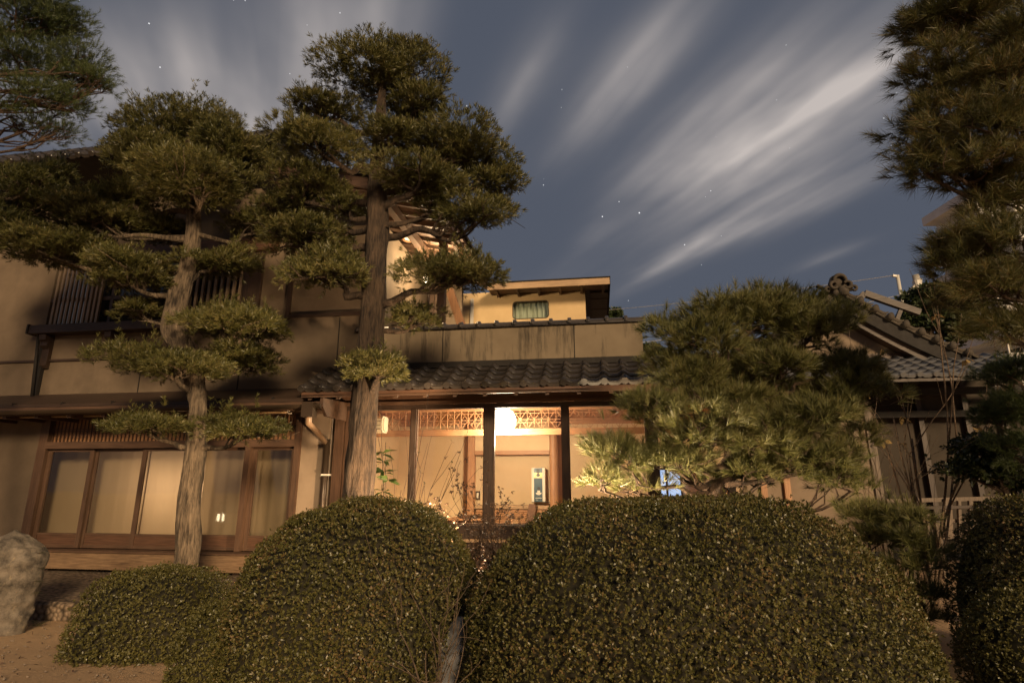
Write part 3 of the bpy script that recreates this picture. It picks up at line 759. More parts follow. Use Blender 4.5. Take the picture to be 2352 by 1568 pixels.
# lintel boards
zb_t = zte - .10 + .8 * math.tan(slope)
box('lintel_board', M['wood_red_h'], wing, g0 - .05, g1, .0, .12, hz(1100, 922), zp0 - .06)
box('lintel_ledge', M['wood_h'], wing, g0 - .05, g1, -.05, .0, hz(1100, 926), hz(1100, 919))
box('head_rail', M['wood_dark_h'], wing, g0, g1, -.012, .10, zl, hz(1100, 926) - .002)
box('lintel_moulding', M['wood_red_h'], wing, g0 - .05, g1, -.025, -.0005, hz(1100, 905), hz(1100, 896))
# posts
def wpost(px0, px1, mat='wood_post', v0=-.03, v1=.10, zlo=None):
    a, b = hu(px0, 1060), hu(px1, 1060)
    return box('post', M[mat], wing, a, b, v0, v1, zs if zlo is None else zlo, zl)
wpost(766, 786, 'wood_v', -.04, .10, .3); wpost(788, 799, 'wood_v', .0, .10, .3)
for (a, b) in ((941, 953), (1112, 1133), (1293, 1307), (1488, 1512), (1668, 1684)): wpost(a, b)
bays = [(799, 941), (953, 1112), (1133, 1293), (1307, 1488), (1512, 1668)]
for (a, b) in bays:
    ua, ub = hu(a, 1060), hu(b, 1060)
    w = empty('window'); w.parent = wing
    box('pane', M['glass'], w, ua + .001, ub - .001, .03, .036, zs, zl)
    box('bead', M['wood_v'], w, ua, ua + .018, .0, .06, zs, zl); box('bead', M['wood_v'], w, ub - .018, ub, .0, .06, zs, zl)
    box('bead', M['wood_h'], w, ua + .018, ub - .018, .0, .06, zs, zs + .02)
box('sill_rail', M['wood_dark_h'], wing, g0, g1, -.06, .12, hz(1220, 1238), zs - .001)
box('sill_line', M['wood_pale_h'], wing, g0, g1, -.065, .05, hz(1220, 1246), hz(1220, 1238) - .002)
box('skirt_wall', M['wood_dark_h'], wing, g0, g1, .0, .12, .32, hz(1220, 1246) - .002)
# the room inside
fl = .62; ce = zl + .16; bk = 3.1
box('room_floor', M['wood_room_h'], wing, g0, g1, .13, bk, fl - .05, fl)
box('room_ceiling', M['wood_room_h'], wing, g0, g1, .13, bk, ce, ce + .05)
box('room_wall', M['room_wall'], wing, g0 - .06, g1 + .06, bk, bk + .1, fl, ce)
box('room_wall', M['room_wall'], wing, g0 - .06, g0 + .01, .125, bk - .001, fl, ce - .001)
box('room_wall', M['room_wall'], wing, g1 - .01, g1 + .06, .125, bk - .001, fl, ce - .001)
box('roof_deck', M['black'], wing, g0, g1, .2, bk + .3, zp0 - .2, zp0 - .1)
zb = hz(1000, 972, bk); box('wall_beam', M['wood_room_h'], wing, g0 + .02, g1 - .02, bk - .05, bk - .001, zb - .06, zb + .10)
for px in (905,): u = hu(px, 1080, bk); box('pillar', M['wood_room_v'], wing, u - .08, u + .08, bk - .07, bk - .0015, fl, ce)
ua = hu(1083, 1080, bk - .3); box('pillar', M['wood_room_v'], wing, ua - .07, ua + .07, bk - .35, bk - .21, fl, ce)
ub = hu(1272, 1080, bk - .3)
MB().tube([(ub, bk - .28, fl + i * (ce - fl) / 8) for i in range(9)], [.095, .09, .092, .088, .09, .086, .088, .085, .085], 14, True, .06).build('log_pillar', M['wood_room_v'], wing, True)
zt = hz(1180, 1040, bk - .3); box('alcove_lintel', M['wood_room_h'], wing, ua + .07, ub - .08, bk - .33, bk - .23, zt - .03, zt + .05)
box('alcove_drop_wall', M['room_wall'], wing, ua + .07, ub - .08, bk - .31, bk - .25, zt + .051, ce)
# lattice transom between the window corridor and the room
lv = 1.0
zr0, zr1, zl1 = hz(1100, 1000, lv), hz(1100, 986, lv), hz(1100, 944, lv)
lat = empty('lattice_transom'); lat.parent = wing
box('transom_rail', M['wood_room_h'], lat, g0 + .02, g1 - .02, lv - .05, lv + .05, zr0, zr1)
box('transom_rail', M['wood_room_h'], lat, g0 + .02, g1 - .02, lv - .05, lv + .05, zl1, zl1 + .06)
kh = zl1 - zr1; s_ = .125
segs = [(953 - 154, 941), (953, 1112), (1133, 1293), (1307, 1488), (1512, 1668)]
for (a, b) in segs:
    ka, kb = hu(a, 960, lv) - .02, hu(b, 960, lv) + .05
    m = MB(); n = int((kb - ka) / s_)
    for i in range(n + 1): m.box(ka + i * s_ - .0035, ka + i * s_ + .0035, lv - .01, lv + .01, zr1, zl1)
    for f in (.33, .5, .84): m.box(ka, ka + n * s_, lv - .006, lv + .006, zr1 + f * kh - .004, zr1 + f * kh + .004)
    for i in range(n):
        x0 = ka + i * s_; x1 = x0 + s_
        lo_, hi_, md_ = zr1, zl1, zr1 + .5 * kh
        if i % 2: m.bar((x0, lv, lo_), (x1, lv, md_), .008); m.bar((x0, lv, hi_), (x1, lv, md_), .008); m.bar((x0, lv, md_), (x1 - s_ * .5, lv, md_ + .25 * kh), .007)
        else: m.bar((x0, lv, md_), (x1, lv, lo_), .008); m.bar((x0, lv, md_), (x1, lv, hi_), .008); m.bar((x1, lv, md_), (x1 - s_ * .5, lv, md_ - .25 * kh), .007)
    tag(m.build('lattice', M['wood_room_h'], lat), kind='stuff')

# things in the room
def room(name, label, cat, u, v, z): 
    o = empty(name, hworld(u, v, z), -YAW); tag(o, label, cat); return o
ct = room('low_cabinet', 'low wooden alcove cabinet with two louvred doors', 'cabinet', ua + .08, bk - .30, fl)
cw = ub - ua - .18; ch = hz(1180, 1162, bk - .3) - fl
box('counter_top', M['wood_pale_h'], ct, -.0, cw, -.05, .29, ch - .05, ch + .02)
box('carcase', M['wood_room_h'], ct, .01, cw - .01, .02, .28, .0, ch - .052)
box('black_gap', M['black'], ct, cw - .03, cw, -.0, .02, .02, ch - .055)
for i in range(2):
    d0 = .02 + i * (cw - .06) / 2; d1 = d0 + (cw - .06) / 2 - .01
    dd = empty('louvre_door'); dd.parent = ct
    box('stile', M['wood_room_v'], dd, d0, d0 + .045, -.02, .012, .03, ch - .07); box('stile', M['wood_room_v'], dd, d1 - .045, d1, -.02, .012, .03, ch - .07)
    box('rail', M['wood_room_h'], dd, d0 + .045, d1 - .045, -.018, .01, ch - .11, ch - .071); box('rail', M['wood_room_h'], dd, d0 + .045, d1 - .045, -.018, .01, .03, .08)
    sm = MB().prism([(-.016, -.012), (-.012, -.016), (.012, .012), (.008, .016)], 0, d0 + .046, d1 - .046).mesh('louvre_slat', M['wood_room_h'])
    k = 0
    while .1 + k * .034 < ch - .12: inst('louvre_slat', sm, dd, (0, 0, .1 + k * .034)); k += 1
# carton on the cabinet
bu0, bu1 = hu(1221, 1110, bk - .25), hu(1252, 1110, bk - .25)
bz0, bz1 = hz(1235, 1153, bk - .25), hz(1235, 1074, bk - .25)
M['carton_blue'] = simple('blue_print', (.035, .085, .12), .35); M['carton_white'] = simple('white_carton', (.72, .68, .56), .5)
M['carton_gold'] = simple('gold_print', (.50, .40, .18), .3, .5); M['carton_black'] = simple('black_print', (.02, .02, .025), .4)
bx = room('drink_carton', 'tall blue and white bottle carton standing on the alcove cabinet', 'carton', bu0, bk - .25, bz0)
bw, bh = bu1 - bu0, bz1 - bz0
box('carton_body', M['carton_white'], bx, 0, bw, 0, .14, .012, bh)
box('tray', M['black'], bx, -.0, bw + .10, -.03, .16, 0, .011)
box('blue_panel', M['carton_blue'], bx, bw * .18, bw * .80, -.003, -.0005, .014, bh - .002)
box('gold_band', M['carton_gold'], bx, bw * .185, bw * .795, -.005, -.0035, bh * .70, bh * .86)
box('dark_crest', M['carton_black'], bx, bw * .38, bw * .60, -.007, -.0055, bh * .84, bh * .97)
def disc(name, mat, par, cx, cz, rx, rz, y, lo=0, hi=360):
    m = MB(); n = 16; pts = [(cx + rx * math.cos(R(lo + (hi - lo) * i / n)), cz + rz * math.sin(R(lo + (hi - lo) * i / n))) for i in range(n + (hi - lo != 360))]
    m.prism(pts, 1, y, y + .0015); return m.build(name, mat, par)
disc('printed_mark', M['carton_black'], bx, bw * .49, bh * .79, bw * .14, bh * .045, -.0075)
disc('printed_mark', M['carton_white'], bx, bw * .49, bh * .735, bw * .16, bh * .035, -.0075, 180, 360)
disc('printed_mark', M['carton_black'], bx, bw * .53, bh * .40, bw * .12, bh * .05, -.007)
disc('printed_mark', M['carton_white'], bx, bw * .52, bh * .28, bw * .22, bh * .07, -.007, 180, 360)
box('printed_mark', M['carton_white'], bx, bw * .42, bw * .62, -.007, -.0055, bh * .28, bh * .34)
box('printed_line', M['carton_white'], bx, bw * .28, bw * .74, -.007, -.0055, bh * .115, bh * .13)
box('printed_line', M['carton_white'], bx, bw * .30, bw * .48, -.007, -.0055, bh * .065, bh * .075)
# switch plate on the wall
su, sz = hp(1098, 1137, bk - .002)
sw = room('switch_plate', 'small dark framed light switch on the cream wall', 'switch', su, bk - .03, sz)
box('frame', M['wood_dark_v'], sw, -.045, .045, 0, .028, -.085, .085); box('rocker', M['white_plastic'], sw, -.022, .022, -.008, -.001, -.055, .055)
# table and chair
tu0, tz = hp(1028, 1190, 1.9); tu1 = hu(1112, 1190, 1.9)
tb = room('low_table', 'low brown wooden table inside the lit window', 'table', (tu0 + tu1) / 2, 2.1, fl)
tw = (tu1 - tu0) / 2; th_ = tz - fl
box('table_top', M['wood_room_h'], tb, -tw, tw, -.35, .35, th_ - .025, th_)
box('tray', M['wood_red_h'], tb, -tw * .35, tw * .7, -.2, .2, th_ + .001, th_ + .05)
for sx in (-1, 1):
    for sy in (-1, 1): box('leg', M['wood_v'], tb, sx * (tw - .06) - .025, sx * (tw - .06) + .025, sy * .3 - .025, sy * .3 + .025, 0, th_ - .026)
for sy in (-.3, .3): box('apron', M['wood_h'], tb, -tw + .09, tw - .09, sy - .012, sy + .012, th_ - .08, th_ - .026)
cu, cz = hp(1216, 1157, 1.5)
chr_ = room('legless_chair', 'brown bentwood chair with a leaning back inside the lit window', 'chair', cu, 1.6, fl)
hb = cz - fl
bk_m = MB().prism([(-.10, .20), (.03, .20), (.10, hb - .03), (.08, hb), (-.02, hb)], 1, -.02, .02)
bk_m.build('back_board', M['wood_red_h'], chr_)
MB().prism([(.028, .20), (.05, .20), (.12, hb - .05), (.10, hb - .03)], 1, -.16, .26).build('backrest', M['wood_red_h'], chr_)
box('seat', M['wood_red_h'], chr_, -.40, .05, -.16, .26, .17, .20)
for x in (-.36, .02):
    for y in (-.14, .22): box('leg', M['wood_v'], chr_, x - .02, x + .02, y - .02, y + .02, 0, .169)
# air conditioner
au, az_ = hp(884, 975, .75)
ac = room('air_conditioner', 'cream wall air conditioner beside the thick tree trunk', 'air conditioner', au - .78, .78, az_)
pr = []
for (y, z) in ((.14, .15), (-.06, .15), (-.12, .10), (-.13, 0), (-.10, -.10), (-.04, -.14), (.14, -.14)): pr.append((y, z))
MB().prism(pr, 0, 0, .76).build('casing', M['white_plastic'], ac)
m = MB().prism([(y * .8, z * .82) for (y, z) in pr], 0, .7605, .785); m.build('end_cap', M['white_plastic'], ac)
for z in (.06, -.02, -.08): box('louvre', M['dark_line'], ac, .02, .74, -.1325, -.1305 + .02, z - .004, z + .004)
# lit ceiling globe, and its light
lu, lz = hp(1156, 966, .55)
lampo = room('globe_lamp', 'bright white round lamp glowing behind the thick window post', 'lamp', lu, .55, lz)
sp = lathe([(.215 * math.sin(math.pi * i / 12) + 1e-4, -.215 * math.cos(math.pi * i / 12)) for i in range(13)], 20).build('globe', M['lamp_white'], lampo, True)
MB().tube([(0, 0, .21), (0, 0, ce - lz)], [.02, .02], 8).build('stem', M['gutter'], lampo)
def point(name, loc, e, c, r=.1, parent=None, spot=None, aim=None, blend=.6):
    l = bpy.data.lights.new(name, 'SPOT' if spot else 'POINT'); l.energy = e; l.color = c; l.shadow_soft_size = r
    o = bpy.data.objects.new(name, l); col.objects.link(o); o.location = loc
    if spot:
        l.spot_size = R(spot); l.spot_blend = blend
        o.rotation_euler = (Vector(aim) - Vector(loc)).to_track_quat('-Z', 'Y').to_euler()
    return o
hlu = hu(430, 1090, .9)
hl = room('hall_lamp', 'dim pendant lamp in the hall behind the paper blinds', 'lamp', hlu, .95, 1.75)
lathe([(.001, .30), (.03, .30), (.20, .02), (.19, .0)], 16).build('shade', M['gutter'], hl, True)
lathe([(.06 * math.sin(math.pi * i / 8) + 1e-4, .06 - .06 * math.cos(math.pi * i / 8)) for i in range(9)], 12).build('bulb', M['lamp_warm'], hl, True)
MB().tube([(0, 0, .29), (0, 0, z_lean_wall - .13 - 1.75)], [.006, .006], 5).build('cord', M['black'], hl)
point('hall_lamp_light', hworld(hlu, 1.1, 1.62), 34, (1.0, .70, .44), .4)
point('globe_lamp_light', hworld(lu, .55, lz - .30), 190, (1.0, .77, .50), .12)
# lit blue screen seen through the pine
s0, s1 = hu(1517, 1110, 2.6), hu(1570, 1110, 2.6)
tv = room('blue_curtain_window', 'pale blue lit window seen through the lower pine branches', 'window', (s0 + s1) / 2, 2.9, hz(1540, 1150, 2.6))
hh = hz(1540, 1078, 2.6) - hz(1540, 1150, 2.6); ww = (s1 - s0) / 2
box('pane', M['screen_blue'], tv, -ww, ww, 0, .02, 0, hh)
for x in (-ww, -ww * .3, ww): box('mullion', M['wood_dark_v'], tv, x - .02, x + .02, -.03, -.001, -.02, hh + .02)
box('rail', M['wood_dark_h'], tv, -ww, ww, -.032, -.0015, hh, hh + .04)
# lanterns of the balcony
nu, nz = hp(940, 536, 1.0)
ln = empty('hanging_lantern', hworld(nu, 1.0, nz), -YAW); tag(ln, 'round paper lantern in a dark hoop frame hanging under the balcony eave', 'lantern')
lathe([(.085, -.12), (.085, .16)], 18).build('paper_shade', M['lamp_paper'], ln, True)
lathe([(.10, -.13), (.135, -.135), (.135, -.115), (.10, -.11)], 20).build('hoop', M['wood_room_h'], ln, True)
lathe([(.09, .15), (.11, .155), (.11, .175), (.0, .18)], 20).build('cap', M['black'], ln, True)
for k in range(6):
    a = k * math.pi / 3; MB().tube([(.095 * math.cos(a), .095 * math.sin(a), -.12), (.095 * math.cos(a), .095 * math.sin(a), .16)], [.007, .007], 5).build('rib', M['black'], ln)
for z in (-.03, .07): lathe([(.09, z), (.098, z), (.098, z + .01), (.09, z + .01)], 18).build('ring', M['black'], ln)
MB().tube([(0, 0, .17), (0, 0, zroof(nu) - nz)], [.006, .006], 5).build('cord', M['black'], ln)
bu, bz = hp(985, 640, 1.6)
bl_ = empty('porch_lamp', hworld(bu, 1.6, bz), -YAW); tag(bl_, 'glaring porch lamp behind the dark foliage of the tall tree', 'lamp')
lathe([(.11 * math.sin(math.pi * i / 10) + 1e-4, -.11 * math.cos(math.pi * i / 10)) for i in range(11)], 16).build('globe', M['lamp_warm'], bl_, True)
MB().tube([(0, 0, -.10), (0, 0, zb0 - bz)], [.03, .04], 8).build('stem', M['gutter'], bl_)
point('porch_lamp_light', hworld(bu + .1, 1.6, bz + .2), 85, (1.0, .72, .40), .12)

# ------------------------------------------------------------------ bamboo pole and cords under the left eave
bp = MB(); ua_, ub_ = hu(-60, 960, -.5), hu(668, 945, -.5); zbm = hz(400, 951, -.5)
pts = []; rad = []
for i in range(int((ub_ - ua_) / .06)):
    pts.append((ua_ + i * .06, -.5, zbm)); rad.append(.019 if i % 6 else .024)
bp.tube(pts, rad, 8)
bo = bp.build('bamboo_pole', M['bamboo'], None, True); bo.location = HO; bo.rotation_euler = (0, 0, -YAW)
tag(bo, 'long thin bamboo pole tied under the left eave', 'pole')
for px in (160, 345, 538, 665):
    u = hu(px, 955, -.5); m = MB()
    m.tube([(u, -.5, ze - .05), (u - .02, -.52, zbm + .03), (u - .03, -.53, zbm), (u, -.535, zbm - .03), (u + .05, -.53, zbm - .02), (u + .10, -.53, zbm + .025)], [.006] * 6, 5)
    m.build('tie_cord', M['cord'], bo, True)

# ------------------------------------------------------------------ small annex behind the parapet
anx = empty('annex_building', HO, -YAW); tag(anx, 'small ochre upper room with a rounded curtained window under a flat eave', 'building')
av = 4.6
aL, aR = hu(1040, 700, av), hu(1345, 700, av)
az0, az1 = 3.3, hz(1280, 664, av)
wu0, wu1 = hu(1177, 711, av), hu(1261, 711, av); wz_0, wz_1 = hz(1220, 732, av), hz(1220, 691, av)
# wall with a rounded hole: bridge an outer rectangle to a rounded rectangle
def rrect(x0, x1, z0, z1, r, n=6):
    out = []
    for (cx, cz, a0) in ((x1 - r, z1 - r, 0), (x0 + r, z1 - r, 90), (x0 + r, z0 + r, 180), (x1 - r, z0 + r, 270)):
        for i in range(n + 1): a = R(a0 + 90 * i / n); out.append((cx + r * math.cos(a), cz + r * math.sin(a)))
    return out
hole = rrect(wu0, wu1, wz_0, wz_1, .10)
cx, cz = (wu0 + wu1) / 2, (wz_0 + wz_1) / 2
outer = []
for (x, z) in hole:
    dx, dz = x - cx, z - cz; k = min(((aR - cx) if dx > 0 else (cx - aL)) / max(abs(dx), 1e-6), ((az1 - cz) if dz > 0 else (cz - az0)) / max(abs(dz), 1e-6))
    outer.append((cx + dx * k, cz + dz * k))
m = MB(); n = len(hole)
for ring, v in ((outer, av), (hole, av), (hole, av + .12)): m.v += [(x, v, z) for (x, z) in ring]
for i in range(n):
    j = (i + 1) % n
    m.f.append((i, j, n + j, n + i)); m.f.append((n + i, n + j, 2 * n + j, 2 * n + i))
b = len(m.v); m.v += [(aL, av, az1), (aR, av, az1), (aL, av, az0), (aR, av, az0)]
def near(pt): return min(range(n), key=lambda i: (outer[i][0] - pt[0]) ** 2 + (outer[i][1] - pt[1]) ** 2)
# corner fills
for ci, pt in enumerate(((aL, az1), (aR, az1), (aL, az0), (aR, az0))):
    for i in range(n):
        j = (i + 1) % n; p, q = outer[i], outer[j]
        onx = lambda a: abs(a[0] - pt[0]) < 1e-4; onz = lambda a: abs(a[1] - pt[1]) < 1e-4
        if (onx(p) and onz(q)) or (onz(p) and onx(q)): m.f.append((i, b + ci, j))
wall_o = m.build('wall', M['annex'], anx)
wf = MB(); ins = rrect(wu0 + .02, wu1 - .02, wz_0 + .02, wz_1 - .02, .085)
for ring, v in ((hole, av - .01), (ins, av - .01), (ins, av + .05)): wf.v += [(x, v, z) for (x, z) in ring]
for i in range(n): j = (i + 1) % n; wf.f.append((i, j, n + j, n + i)); wf.f.append((n + i, n + j, 2 * n + j, 2 * n + i))
wfo = wf.build('window_frame', M['gutter'], anx)
cm = MB(); nn = 60
for j in range(nn + 1):
    t = j / nn; x = wu0 + (wu1 - wu0) * t
    for z in (wz_0 - .02, wz_1 + .02): cm.v.append((x, av + .16 + .03 * math.sin(t * 42 + 1.3 * math.sin(t * 9)) + .012 * math.sin(t * 90), z))
for j in range(nn): cm.f.append((2 * j, 2 * j + 2, 2 * j + 3, 2 * j + 1))
cm.build('curtain', M['curtain'], wfo, True)
box('pane', M['glass'], wfo, wu0 + .01, wu1 - .01, av + .04, av + .045, wz_0 + .01, wz_1 - .01)
box('room_back', M['annex'], anx, aL, aR - .01, av + .3, av + .35, az0, az1 + .05)
box('side_wall', M['wood_v'], anx, aR - .14, aR, av + .001, av + 4.0, az0, az1 + .04)
ez = hz(1390, 641, av - .6); er = hu(1400, 641, av - .6); el = hu(1120, 652, av - .6)
roofa = box('roof', M['wood_dark_h'], anx, el, er - .02, av - .58, av + 4.4, ez - .06, ez - .0)
box('fascia', M['wood_pale_h'], roofa, el, er, av - .62, av - .581, ez - .13, ez + .03)
box('side_fascia', M['black'], roofa, er - .019, er + .015, av - .61, av + 4.4, ez - .13, ez + .035)
box('metal_edge', M['black'], roofa, el, er + .02, av - .65, av + 4.4, ez + .036, ez + .055)
for i in range(int((er - el - .3) / .52) + 1): u = el + .15 + i * .52; box('rafter', M['wood_h'], roofa, u, u + .06, av - .579, av + .05, ez - .14, ez - .062)
box('wall_plate', M['wood_room_h'], roofa, el, aR + .12, av - .12, av - .002, az1 - .03, az1 + .07)
box('soffit', M['wood_red_h'], roofa, el, er - .03, av - .57, av - .13, ez - .085, ez - .063)
for i in range(9):
    box('soffit_board', M['wood_dark_h'], roofa, aR + .13, er - .03, av + .1 + i * .46, av + .1 + i * .46 + .44, ez - .10 - (i % 2) * .008, ez - .062)
u = hu(1085, 710, av); box('corner_post', M['metal_white'], anx, u - .04, u + .04, av - .06, av - .002, az0, ez - .15)
vp = hu(1251, 636, av); MB().tube([(vp, av, ez + .05), (vp, av, ez + .22)], [.05, .05], 8).tube([(vp, av, ez + .18), (vp, av, ez + .24)], [.07, .07], 8).build('vent', M['gutter'], roofa)

# ------------------------------------------------------------------ gabled house on the right
gv = 4.2
gh = empty('gabled_house', HO, -YAW); tag(gh, 'old gabled house with clay ridge ornament and silvery roof tiles behind the pines', 'house')
gu, gz = hp(1928, 668, gv - .5); ge, gez = hp(2210, 806, gv - .5)
gs = (gz - gez) / (ge - gu); span = ge - gu
def rake(name, mat, par, sgn, t0, t1, v0, v1, ext=0.0):
    m = MB(); N_ = 8; top = []; bot = []
    for i in range(N_ + 1):
        f = i / N_; x = f * (span + ext); sag = -.07 * math.sin(math.pi * min(f, 1)) 
        top.append((gu + sgn * x, gz - gs * x + sag + t1)); bot.append((gu + sgn * x, gz - gs * x + sag + t0))
    for i in range(N_):
        q = [bot[i], bot[i + 1], top[i + 1], top[i]]
        if sgn < 0: q = q[::-1]
        m.prism(q, 1, v0, v1)
    return m.build(name, mat, par)
for s in (-1, 1):
    ro_ = rake('roof', M['clay_ornament'], gh, s, -.05, .05, gv - .50, gv + 4.5, .15)
    rake('barge_board', M['black'], ro_, s, -.36, -.06, gv - .46, gv - .38)
    rake('barge_shadow', M['wood_dark_h'], ro_, s, -.52, -.36, gv - .36, gv - .10)
    nt2 = int(span / .27)
    knob = lathe([(.001, -.03), (.055, -.025), (.075, .0), (.06, .04), (.001, .05)], 12).mesh('verge_knob', M['clay_ornament'], True)
    for i in range(nt2 + 1):
        x = i * .27 + .1; f = x / (span + .15); sag = -.07 * math.sin(math.pi * min(f, 1)); z = gz - gs * x + sag
        t = inst('verge_tile', TILE_V, ro_, (gu + s * (x + .12), gv - .5, z - .0), (0, s * math.atan(gs), 0))
        inst('verge_knob', knob, ro_, (gu + s * x, gv - .55, z + .02), (R(90), 0, 0))
        inst('verge_roll', CAPC, ro_, (gu + s * x, gv - .36, z + .05), (0, s * math.atan(gs) if s > 0 else math.pi - math.atan(gs) * 1.0, 0) if s > 0 else (0, -math.atan(gs), math.pi))
# ridge ornament
orn = MB()
def ring_tube(cx, cz, r, rr, a0, a1, v): orn.tube([(gu + cx + r * math.cos(R(a0 + (a1 - a0) * i / 14)), v, gz + cz + r * math.sin(R(a0 + (a1 - a0) * i / 14))) for i in range(15)], [rr * (1 - .3 * abs(i - 7) / 7) for i in range(15)], 8)
orn.prism([(gu - .34, gz + .0), (gu - .24, gz + .22), (gu - .17, gz + .40), (gu, gz + .46), (gu + .17, gz + .40), (gu + .24, gz + .22), (gu + .34, gz + .0), (gu, gz - .02)], 1, gv - .56, gv - .44)
ring_tube(0, .26, .15, .055, -20, 200, gv - .6); ring_tube(-.17, .13, .09, .05, 30, 330, gv - .6); ring_tube(.17, .13, .09, .05, -150, 150, gv - .6)
ring_tube(-.33, .03, .06, .045, 0, 300, gv - .58); ring_tube(.33, .03, .06, .045, -120, 180, gv - .58)
oo_ = orn.build('ridge_ornament', M['clay_ornament'], gh, True); oo_.scale = (.8, 1, .8); oo_.location = (gu * .2, 0, gz * .2)
kb_ = lathe([(.001, -.05), (.09, -.04), (.115, .0), (.09, .06), (.001, .08)], 14).build('ridge_boss', M['clay_ornament'], gh, True)
kb_.location = (gu + .05, gv - .56, gz - .02); kb_.rotation_euler = (R(90), 0, 0)
for i in range(12): inst('ridge_tile', CAP, gh, (gu, gv - .4 + i * .36, gz + .16), (0, 0, R(90)), (1, 1.5, 1.5))
# gable wall, vents
zg = hz(2090, 812, gv)
MB().prism([(gu - span * .75, zg), (gu + span * .75, zg), (gu + .25, gz - .42), (gu - .25, gz - .42)], 1, gv - .05, gv + .1).build('gable_wall', M['plaster'], gh)
for px in (2010, 2026, 2042, 2058): u_, z_ = hp(px, 735 + (px - 2010) * .55, gv - .12); box('gable_vent_bar', M['wood_pale_v'], gh, u_ - .02, u_ + .02, gv - .12, gv - .06, z_ - .14, z_ + .1)
box('gable_sill', M['wood_h'], gh, gu - span * .8, gu + span * .9, gv - .12, gv - .051, zg - .12, zg)
# skirt roof with silvery tiles
sk0, sk1 = hu(1640, 870, gv - 1.5), hu(2420, 850, gv - 1.5)
skz = hz(2150, 859, gv - 1.5); ssl = math.atan2(zg - .1 - skz, 1.35)
sk = MB(); sk.prism([(gv - 1.45, skz - .06), (gv - .06, skz - .06 + 1.39 * math.tan(ssl)), (gv - .06, skz - .14 + 1.39 * math.tan(ssl)), (gv - 1.45, skz - .12)], 0, sk0, sk1)
sko = sk.build('skirt_roof', M['wood_dark_h'], gh)
tile_field(sko, sk0, sk1, gv - 1.5, skz, ssl, 6, .24, TILE_G, TILE_GE, trng)
# skylight frame lying on the slope
a0_, b0_ = hp(1978, 690, gv + .3), hp(2108, 722, gv + .3)
MB().bar((hu(1985, 674, gv + .4), gv + .4, hz(1985, 674, gv + .4)), (hu(2112, 718, gv + .4), gv + .4, hz(2112, 718, gv + .4)), .12, .14).build('frame_bar', M['wood_dark_h'], gh)
MB().bar((hu(1985, 674, gv + .4), gv + .4, hz(1985, 674, gv + .4)), (hu(1966, 694, gv + .4), gv + .4, hz(1966, 694, gv + .4)), .10, .12).build('frame_bar', M['wood_dark_h'], gh)
MB().bar((hu(2072, 704, gv + .4), gv + .42, hz(2072, 704, gv + .4)), (hu(2060, 735, gv + .4), gv + .42, hz(2060, 735, gv + .4)), .08, .08).build('frame_bar', M['wood_dark_h'], gh)
MB().bar((hu(1985, 674, gv + 1.8) - .1, gv + 1.8, hz(1985, 674, gv + .4)), (hu(2112, 718, gv + .4), gv + 1.8, hz(2112, 718, gv + .4)), .12, .14).build('frame_bar', M['wood_dark_h'], gh)

# walls under the skirt roof
gw = gv - .3
gl_, gr_ = hu(1650, 1000, gw), hu(2420, 1000, gw)
ucor = hu(2000, 1000, gw)
gwz = skz + .3
box('wall', M['plaster'], gh, gl_, ucor - .08, gw, gw + .15, .3, gwz)
box('corner_post', M['grey_wood'], gh, ucor - .079, ucor + .07, gw - .04, gw + .15, .0, gwz)
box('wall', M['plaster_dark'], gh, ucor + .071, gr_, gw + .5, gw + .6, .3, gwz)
box('head_beam', M['black'], gh, ucor + .071, gr_, gw - .02, gw + .1, hz(2150, 905, gw), hz(2150, 890, gw))
box('head_beam', M['black'], gh, ucor + .071, gr_, gw + .2, gw + .3, hz(2150, 955, gw), hz(2150, 940, gw))
for px in (2135, 2245, 2330): u_ = hu(px, 1080, gw + .4); box('post', M['wood_dark_v'], gh, u_ - .05, u_ + .05, gw + .38, gw + .499, .3, gwz)
box('base_board', M['wood_h'], gh, ucor + .071, gr_, gw + .1, gw + .22, .6, .72)
box('side_wall', M['black'], gh, gr_ - .1, gr_, gw + .61, gv + 4, .3, gwz)
for px in (1742, 1795): u_ = hu(px, 1000, gw - .05); box('post', M['wood_room_v'], gh, u_ - .06, u_ + .06, gw - .08, gw - .002, .3, gwz)

# ------------------------------------------------------------------ terrace, rocks, fence, poles, tower
ter = MB(); tv0 = -2.35
ter.prism([(tv0, 0), (.7, 0), (.7, .22), (tv0 + .03, .20), (tv0, .17)], 0, hu(-400, 1400, tv0), hu(800, 1400, tv0))
to = ter.build('terrace', M['pebble'], None); to.location = HO; to.rotation_euler = (0, 0, -YAW)
tag(to, 'low pebble-finished terrace edge along the house', None, None, 'structure')

